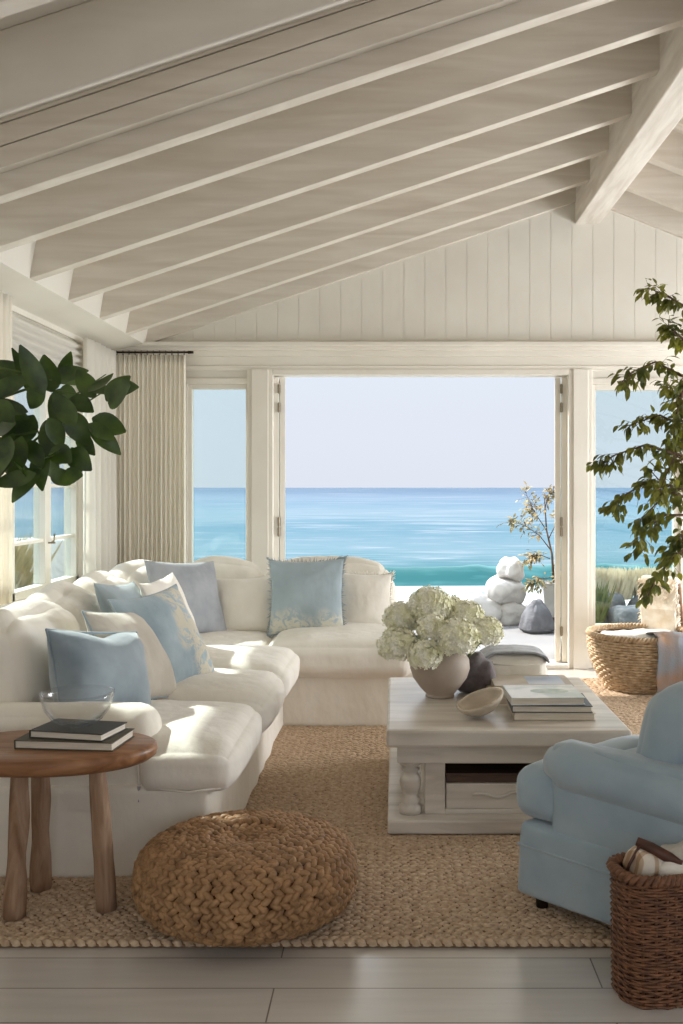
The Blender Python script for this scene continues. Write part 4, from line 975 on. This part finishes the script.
o = link('seat_pad', softbox((.40, .34, .09), .04, 10, puff=(0, 0, .02), wr=.006, seed=71), m_linen2, wc, (.10, 0, .485))

# ------------------------------------------------------------------ RIGHT TREE
def tree(name, base, trunk, branches, m_l, label, cat, leafn, L_, W_, seed, droop=.4, twig=.10, pot=None, bark=m_bark, trunk_r=.02):
    rnd = random.Random(seed); t = thing(name, base, label, cat); bx_, by_, bz = base
    b = MB(); rel = lambda p: (p[0]-bx_, p[1]-by_, p[2]-bz)
    n_ = len(trunk); b.tube([rel(p) for p in trunk], [trunk_r*(1-.6*i/(n_-1)) for i in range(n_)], 10); b.build('trunk', bark, t, True)
    bb_ = MB(); V = []; F = []
    for br in branches:
        pts = [Vector(rel(p)) for p in br]; m = len(pts)
        bb_.tube(pts, [max(.0025, trunk_r*.45*(1-.8*i/(m-1))) for i in range(m)], 6)
        for i in range(leafn):
            s = (.33+.67*rnd.random())*(m-1); j = min(m-2, int(s)); c = pts[j].lerp(pts[j+1], s-j); ax = (pts[j+1]-pts[j]).normalized()
            d = (ax*.5+Vector((rnd.uniform(-1, 1), rnd.uniform(-1, 1), rnd.uniform(-1, .6)))).normalized(); tw = d*rnd.uniform(.02, twig)
            e_ = c+tw; bb_.tube([c, e_], [.0018, .0012], 4)
            for q in range(2):
                dd = (d+Vector((rnd.uniform(-.8, .8), rnd.uniform(-.8, .8), rnd.uniform(-.5, .3)-droop))).normalized()
                leaf(V, F, e_-tw*.4*q, dd, (rnd.uniform(-.6, .6), rnd.uniform(-.9, .2), 1), L_*rnd.uniform(.7, 1.2), W_*rnd.uniform(.8, 1.15), rnd.uniform(.1, .3), 4)
    bb_.build('branch', bark, t, True); leaves_obj('foliage', V, F, m_l, t)
    if pot:
        p = MB(); p.lathe(pot, 32); p.build('pot', m_pot, t, True)
    return t
TY = 6.5
q = lambda px, py, Y=TY: P(px, py, Y)
tree('potted_tree', (2.58, TY, RZ), [(2.58, TY, .2), (2.57, TY, .9), (2.52, TY, 1.5), (2.50, TY, 2.1), (2.44, TY, 2.6), (2.2, TY, 2.95)],
     [[q(775, 330), q(690, 310), q(668, 296), q(648, 288)], [q(775, 380), q(690, 345), q(675, 332), q(668, 325)], [q(775, 400), q(680, 375), q(655, 362), q(632, 372), q(622, 382)],
      [q(775, 470), q(690, 430), q(660, 415), q(630, 425)], [q(775, 480), q(680, 455), q(645, 445), q(615, 455), q(602, 462)], [q(775, 500), q(685, 490), q(650, 480), q(625, 495), q(612, 508)],
      [q(775, 540), q(690, 515), q(665, 515), q(645, 530), q(640, 550)], [q(775, 560), q(690, 545), q(670, 560), q(655, 580), q(648, 596)], [q(775, 430, 6.7), q(700, 420, 6.7), q(680, 400, 6.7), q(665, 380, 6.7)],
      [q(775, 500, 6.3), q(700, 470, 6.3), q(675, 455, 6.3), q(660, 490, 6.3)], [q(775, 450, 6.6), q(690, 470, 6.6), q(660, 500, 6.6), q(640, 520, 6.6)], [q(775, 520, 6.4), q(690, 500, 6.4), q(668, 490, 6.4), q(650, 470, 6.4)], [q(775, 470, 6.6), q(695, 440, 6.6), q(675, 440, 6.6), q(660, 460, 6.6)], [q(775, 560, 6.6), q(700, 530, 6.6), q(680, 535, 6.6), q(668, 555, 6.6)], [q(700, 350, 6.4), q(690, 370, 6.4), q(680, 400, 6.4), q(672, 430, 6.4)]],
     m_leafr, 'slender tree with small olive leaves hanging before the side window', 'tree', 46, .068, .017, 12, .5, .10, [(0, 0), (.15, 0), (.2, .1), (.21, .26), (.19, .30), (.165, .28), (.15, .22), (0, .22)], trunk_r=.03)

# ------------------------------------------------------------------ LEFT PLANT with broad leaves
lp = thing('potted_plant', (-1.86, 3.22, 0), 'plant with broad dark green leaves reaching in front of the paned windows', 'plant')
PLY = 3.35
def rel(p): return (p[0]+1.86, p[1]-3.22, p[2])
b = MB(); b.tube([(0, 0, .3), (.02, .02, .9), (-.02, .03, 1.4), (.05, .05, 1.75)], [.022, .018, .015, .011], 10); b.build('trunk', m_bark, lp, True)
b = MB(); brs = [[(.0, .03, 1.35), rel(P(-30, 470, 3.3)), rel(P(20, 445, 3.33)), rel(P(62, 412, 3.35)), rel(P(105, 385, 3.38))],
    [(.03, .04, 1.6), rel(P(-20, 400, 3.3)), rel(P(25, 385, 3.3)), rel(P(70, 392, 3.35)), rel(P(100, 372, 3.4))], [(.0, .03, 1.4), rel(P(-20, 440, 3.3)), rel(P(30, 430, 3.3)), rel(P(50, 465, 3.3)), rel(P(70, 455, 3.35))],
    [(.05, .05, 1.7), rel(P(-10, 365, 3.3)), rel(P(20, 372, 3.3)), rel(P(45, 378, 3.3))]]
for br in brs: b.tube([(p[0], p[1]+(.07 if i_ else 0), p[2]) for i_, p in enumerate(br)], [.007, .0055, .0045, .0035, .002][:len(br)], 8)
b.build('branch', m_green, lp, True)
rnd = random.Random(9); V = []; F = []
# (tip px, tip py, base px, base py, width factor)
LV = [(26, 358, 44, 395, 1.0), (-8, 372, 28, 372, .9), (-4, 392, 26, 380, .7), (46, 365, 52, 392, .9), (82, 372, 50, 378, .6), (81, 376, 95, 398, .7), (107, 385, 88, 392, .5), (128, 392, 108, 402, 1.5), (130, 388, 106, 392, 1.1),
      (78, 398, 58, 392, 1.0), (52, 415, 66, 388, 1.1), (30, 405, 44, 384, .9), (-6, 408, 28, 412, .7), (116, 430, 92, 418, .9), (113, 446, 90, 425, .9), (82, 438, 70, 412, 1.1), (60, 440, 48, 418, .9), (24, 440, 34, 415, .9),
      (12, 420, -6, 402, .8), (16, 440, 4, 412, .8), (2, 474, 10, 436, 1.2), (14, 470, 22, 436, .8), (40, 462, 30, 440, 1.0), (36, 480, 44, 452, 1.2), (12, 490, 40, 470, .9), (50, 470, 42, 446, .7), (68, 460, 52, 448, .8),
      (80, 478, 60, 478, .9), (86, 466, 70, 450, .9), (66, 482, 52, 470, .6), (92, 452, 78, 434, .6), (70, 356, 60, 384, .5), (20, 462, 30, 478, .7), (-2, 430, 16, 424, .8), (60, 400, 76, 425, .9), (44, 430, 62, 422, .8), (-6, 455, 14, 448, .9), (88, 408, 70, 398, .8)]
LV += [(a_+rnd.uniform(-13, 9), b_+rnd.uniform(-8, 16), c_+rnd.uniform(-5, 5), d_+rnd.uniform(-4, 10), e_*.85) for (a_, b_, c_, d_, e_) in LV[::2]]
for (tx, ty, bx_, by_, wf) in LV:
    Y = PLY+rnd.uniform(-.10, .12); b0 = Vector(rel(P(bx_, by_, Y))); t0 = Vector(rel(P(tx, ty, Y+rnd.uniform(-.06, .06)))); d = t0-b0; L_ = d.length
    leaf(V, F, b0, d, (rnd.uniform(-.5, .5), -1, rnd.uniform(-.2, .9)), L_*rnd.uniform(1.15, 1.4), (.034*wf+.008)*rnd.uniform(.8, 1.1), rnd.uniform(-.3, .45), 8)
o = leaves_obj('foliage', V, F, m_leafd, lp)
b = MB(); b.lathe([(0, 0), (.13, 0), (.17, .15), (.18, .33), (.155, .33), (.14, .28), (0, .28)], 32); b.build('pot', m_pot, lp, True)

# ------------------------------------------------------------------ OUTSIDE
b = MB(); b.box((-14, BY+.14, -.3), (9, 11.2, 0)); struct(b.build('terrace', m_terr), 'pale stone terrace outside the folding doors')
b = MB(); b.box((-14, -4, -.3), (LX-.14, BY+.14, 0)); struct(b.build('ground', m_terr), 'pale paving beyond the left windows')
b = MB(); b.box((RX+.14, -6, -.3), (14, BY+.14, 0)); struct(b.build('ground', m_terr), 'pale paving beyond the right wall')
me = softbox((17, .5, .50), .09, 30, wr=.05, wsc=1.4, seed=80); o = link('wall_terrace', me, m_rockw, loc=(-2.6, 11.0, -.07)); struct(o, 'low white parapet at the terrace edge')
# sea
b = MB(); SZL = -7.0
b.add([(-6000, 40, SZL), (6000, 40, SZL), (6000, 12000, SZL), (-6000, 12000, SZL)], [(0, 1, 2, 3)]); struct(b.build('sea', m_sea), 'blue-green sea to the horizon')
# breaking swell
def swell(name, Y, h, m, x0, x1, seed, wd, label, foam=None):
    V = []; F = []; nx, ny = 160, 14
    for i in range(nx+1):
        x = x0+(x1-x0)*i/nx; hh = h*(.75+.5*noise.noise(Vector((x*.035, seed, 0))))+.12*h*noise.noise(Vector((x*.5, seed, 2))); yo = 2.5*noise.noise(Vector((x*.02, seed, 5)))
        for j in range(ny+1):
            v = j/ny; p = math.sin(v*math.pi)**1.4; V.append((x, Y+yo+wd*(v-.5)*(1 if v > .5 else .7)+.0, SZL-.05+hh*p))
    for i in range(nx):
        for j in range(ny): a_ = i*(ny+1)+j; F.append((a_, a_+1, a_+ny+2, a_+ny+1))
    me = bpy.data.meshes.new(name); me.from_pydata(V, [], F); o = link(name, me, m); struct(o, label); return o
swell('sea_swell', 88, 1.9, m_teal, -60, 70, 3, 9, 'teal wave rising near the shore')

b = MB(); b.add([(-80, 45, SZL+.06), (80, 45, SZL+.06), (80, 83, SZL+.06), (-80, 83, SZL+.06)], [(0, 1, 2, 3)]); struct(b.build('sea_foam', m_foam), 'white foam near the shore')
swell('sea_foam', 82, .4, m_foam, -60, 70, 5, 5, 'white broken crest in front of the wave')
# rocks, planter and shrub on the terrace
def rock(loc, s, m, label, seed, grp, rot=(0, 0, 0), fn=None):
    o = link('rock', softbox(s, min(s)*.42, 12, wr=(.06 if fn else .18)*min(s), wsc=2.2/max(s), seed=seed, fn=fn), m, loc=loc, rot=rot); tag(o, label, 'rock', grp); return o
g1 = 'white boulders at the terrace edge'
rock((1.20, 10.55, .12), (.36, .34, .24), m_rockw, 'bottom white boulder of the stack by the grey rock', 81, g1)
rock((1.16, 10.50, .36), (.38, .32, .24), m_rockw, 'middle white boulder of the stack by the grey rock', 82, g1, (.1, .1, .5))
rock((1.22, 10.52, .58), (.28, .26, .22), m_rockw, 'top white boulder of the stack by the grey rock', 83, g1, (0, .2, 1))
rock((.86, 10.48, .15), (.42, .4, .30), m_rockw, 'broad white boulder standing beside the boulder stack', 84, g1, (0, 0, .3))
rock((1.42, 9.95, .16), (.40, .36, .33), m_rockg, 'smooth grey cone-shaped rock before the white planter', 86, None, (0, 0, .4), lambda q, u: Vector((q.x*(1-.62*(u[2]+1)/2), q.y*(1-.62*(u[2]+1)/2), q.z)))
pl = thing('planter', (1.66, 10.4, 0), 'tapered white planter under the shrub on the terrace', 'planter')
b = MB(); b.lathe([(0, .1), (.12, .1), (.16, .44), (.175, .45), (.16, .46), (.15, .42), (0, .42)], 4); b.build('planter_body', m_rockw, pl, rot=(0, 0, R(40)))
b = MB(); b.box((-.12, -.12, 0), (.12, .12, .1)); b.build('planter_foot', m_tabled, pl)
o = tree('shrub', (1.66, 10.4, .42), [(1.66, 10.4, .42), (1.64, 10.4, .75), (1.58, 10.38, 1.0), (1.56, 10.4, 1.35)],
     [[(1.62, 10.4, .8), (1.5, 10.35, .95), (1.35, 10.3, 1.05), (1.18, 10.3, 1.1)], [(1.58, 10.4, 1.0), (1.45, 10.4, 1.2), (1.36, 10.4, 1.4)], [(1.56, 10.4, 1.2), (1.6, 10.4, 1.35), (1.68, 10.4, 1.42)], [(1.6, 10.4, .9), (1.7, 10.4, 1.1), (1.8, 10.4, 1.25)],
      [(1.62, 10.4, .7), (1.5, 10.4, .75), (1.4, 10.4, .72)], [(1.64, 10.4, .6), (1.75, 10.4, .75), (1.85, 10.4, .8)], [(1.6, 10.4, .5), (1.5, 10.3, .5), (1.4, 10.3, .46)], [(1.6, 10.4, .5), (1.7, 10.2, .52), (1.8, 10.2, .5)]],
     m_leafo, 'airy shrub with pale dry leaves in the white planter', 'shrub', 48, .055, .013, 33, .1, .12, trunk_r=.014)
rock((2.42, 9.75, .14), (.62, .36, .30), m_rockg, 'grey rock outside the side window, below the dried grass', 87, 'rocks outside the side window')
rock((2.12, 10.3, .15), (.5, .4, .36), m_rockg, 'rounded grey rock outside the side window beside the green plants', 88, 'rocks outside the side window')
rock((2.85, 10.3, .15), (.7, .4, .38), m_rockg, 'wide grey rock outside behind the sheepskin', 89, 'rocks outside the side window')
def tuft(name, c, r_, h, n, m, label, cat, seed, lean=.4, wdt=.006):
    rnd = random.Random(seed); V = []; F = []
    for k in range(n):
        a_ = rnd.uniform(0, 6.28); rr = r_*math.sqrt(rnd.random()); b0 = Vector((rr*math.cos(a_), rr*math.sin(a_)*.6, 0)); hh = h*rnd.uniform(.7, 1.1); d = Vector((rnd.uniform(-lean, lean), rnd.uniform(-lean, lean), 1))
        s = Vector((1, rnd.uniform(-.5, .5), 0)).normalized()*wdt; i = len(V); V += [b0-s, b0+s, b0+d*hh*.6+s*1.3, b0+d*hh, b0+d*hh*.6-s*1.3]; F.append((i, i+1, i+2, i+3, i+4))
    me = bpy.data.meshes.new(name); me.from_pydata([tuple(v) for v in V], [], F); o = link(name, me, m, loc=c); tag(o, label, cat, None, None); return o
m_pamp = mat('dried_grass', CO(232, 222, 200, 2.9), CO(206, 192, 164, 2.9), .9, 6)
m_grn = mat('green_shrub', CO(112, 124, 70, 1.8), CO(150, 156, 96, 1.8), .8, 6)
for (c, r_, h, n, lab, sd) in (((2.12, 10.45, .28), .36, .30, 2600, 'dried white grass clump outside, left half of the side window', 1), ((2.88, 10.45, .28), .36, .30, 2600, 'dried white grass clump outside beyond the sheepskin', 2)):
    tuft('dried_grass_clump', c, r_, h, n, m_pamp, lab, 'grass', sd, .35, .014)['kind'] = 'thing'
tuft('green_plant', (1.93, 9.85, 0), .10, .50, 260, m_grn, 'green leafy plant outside at the edge of the side window', 'plant', 3, .35, .010)
# outside the left windows
me = softbox((.3, 9, .95), .06, 14, wr=.02, seed=90); o = link('wall_garden', me, m_rockw, loc=(-6.5, 6.5, .45)); struct(o, 'white garden wall outside the left windows')
me = softbox((3.2, .4, .9), .05, 12, wr=.02, seed=91); o = link('wall_garden_end', me, m_rockw, loc=(-5.2, 11.6, .40)); struct(o, 'low white garden wall beyond the bushes outside the left windows')
tuft('garden_bush', (-3.9, 8.9, 0), .35, .95, 1600, m_leafo, 'tan flowering bush outside the paned windows', 'bush', 11, .6, .016)
tuft('garden_bush', (-5.0, 10.1, 0), .35, .9, 1600, m_grn, 'green bush farther along outside the paned windows', 'bush', 12, .6, .016)
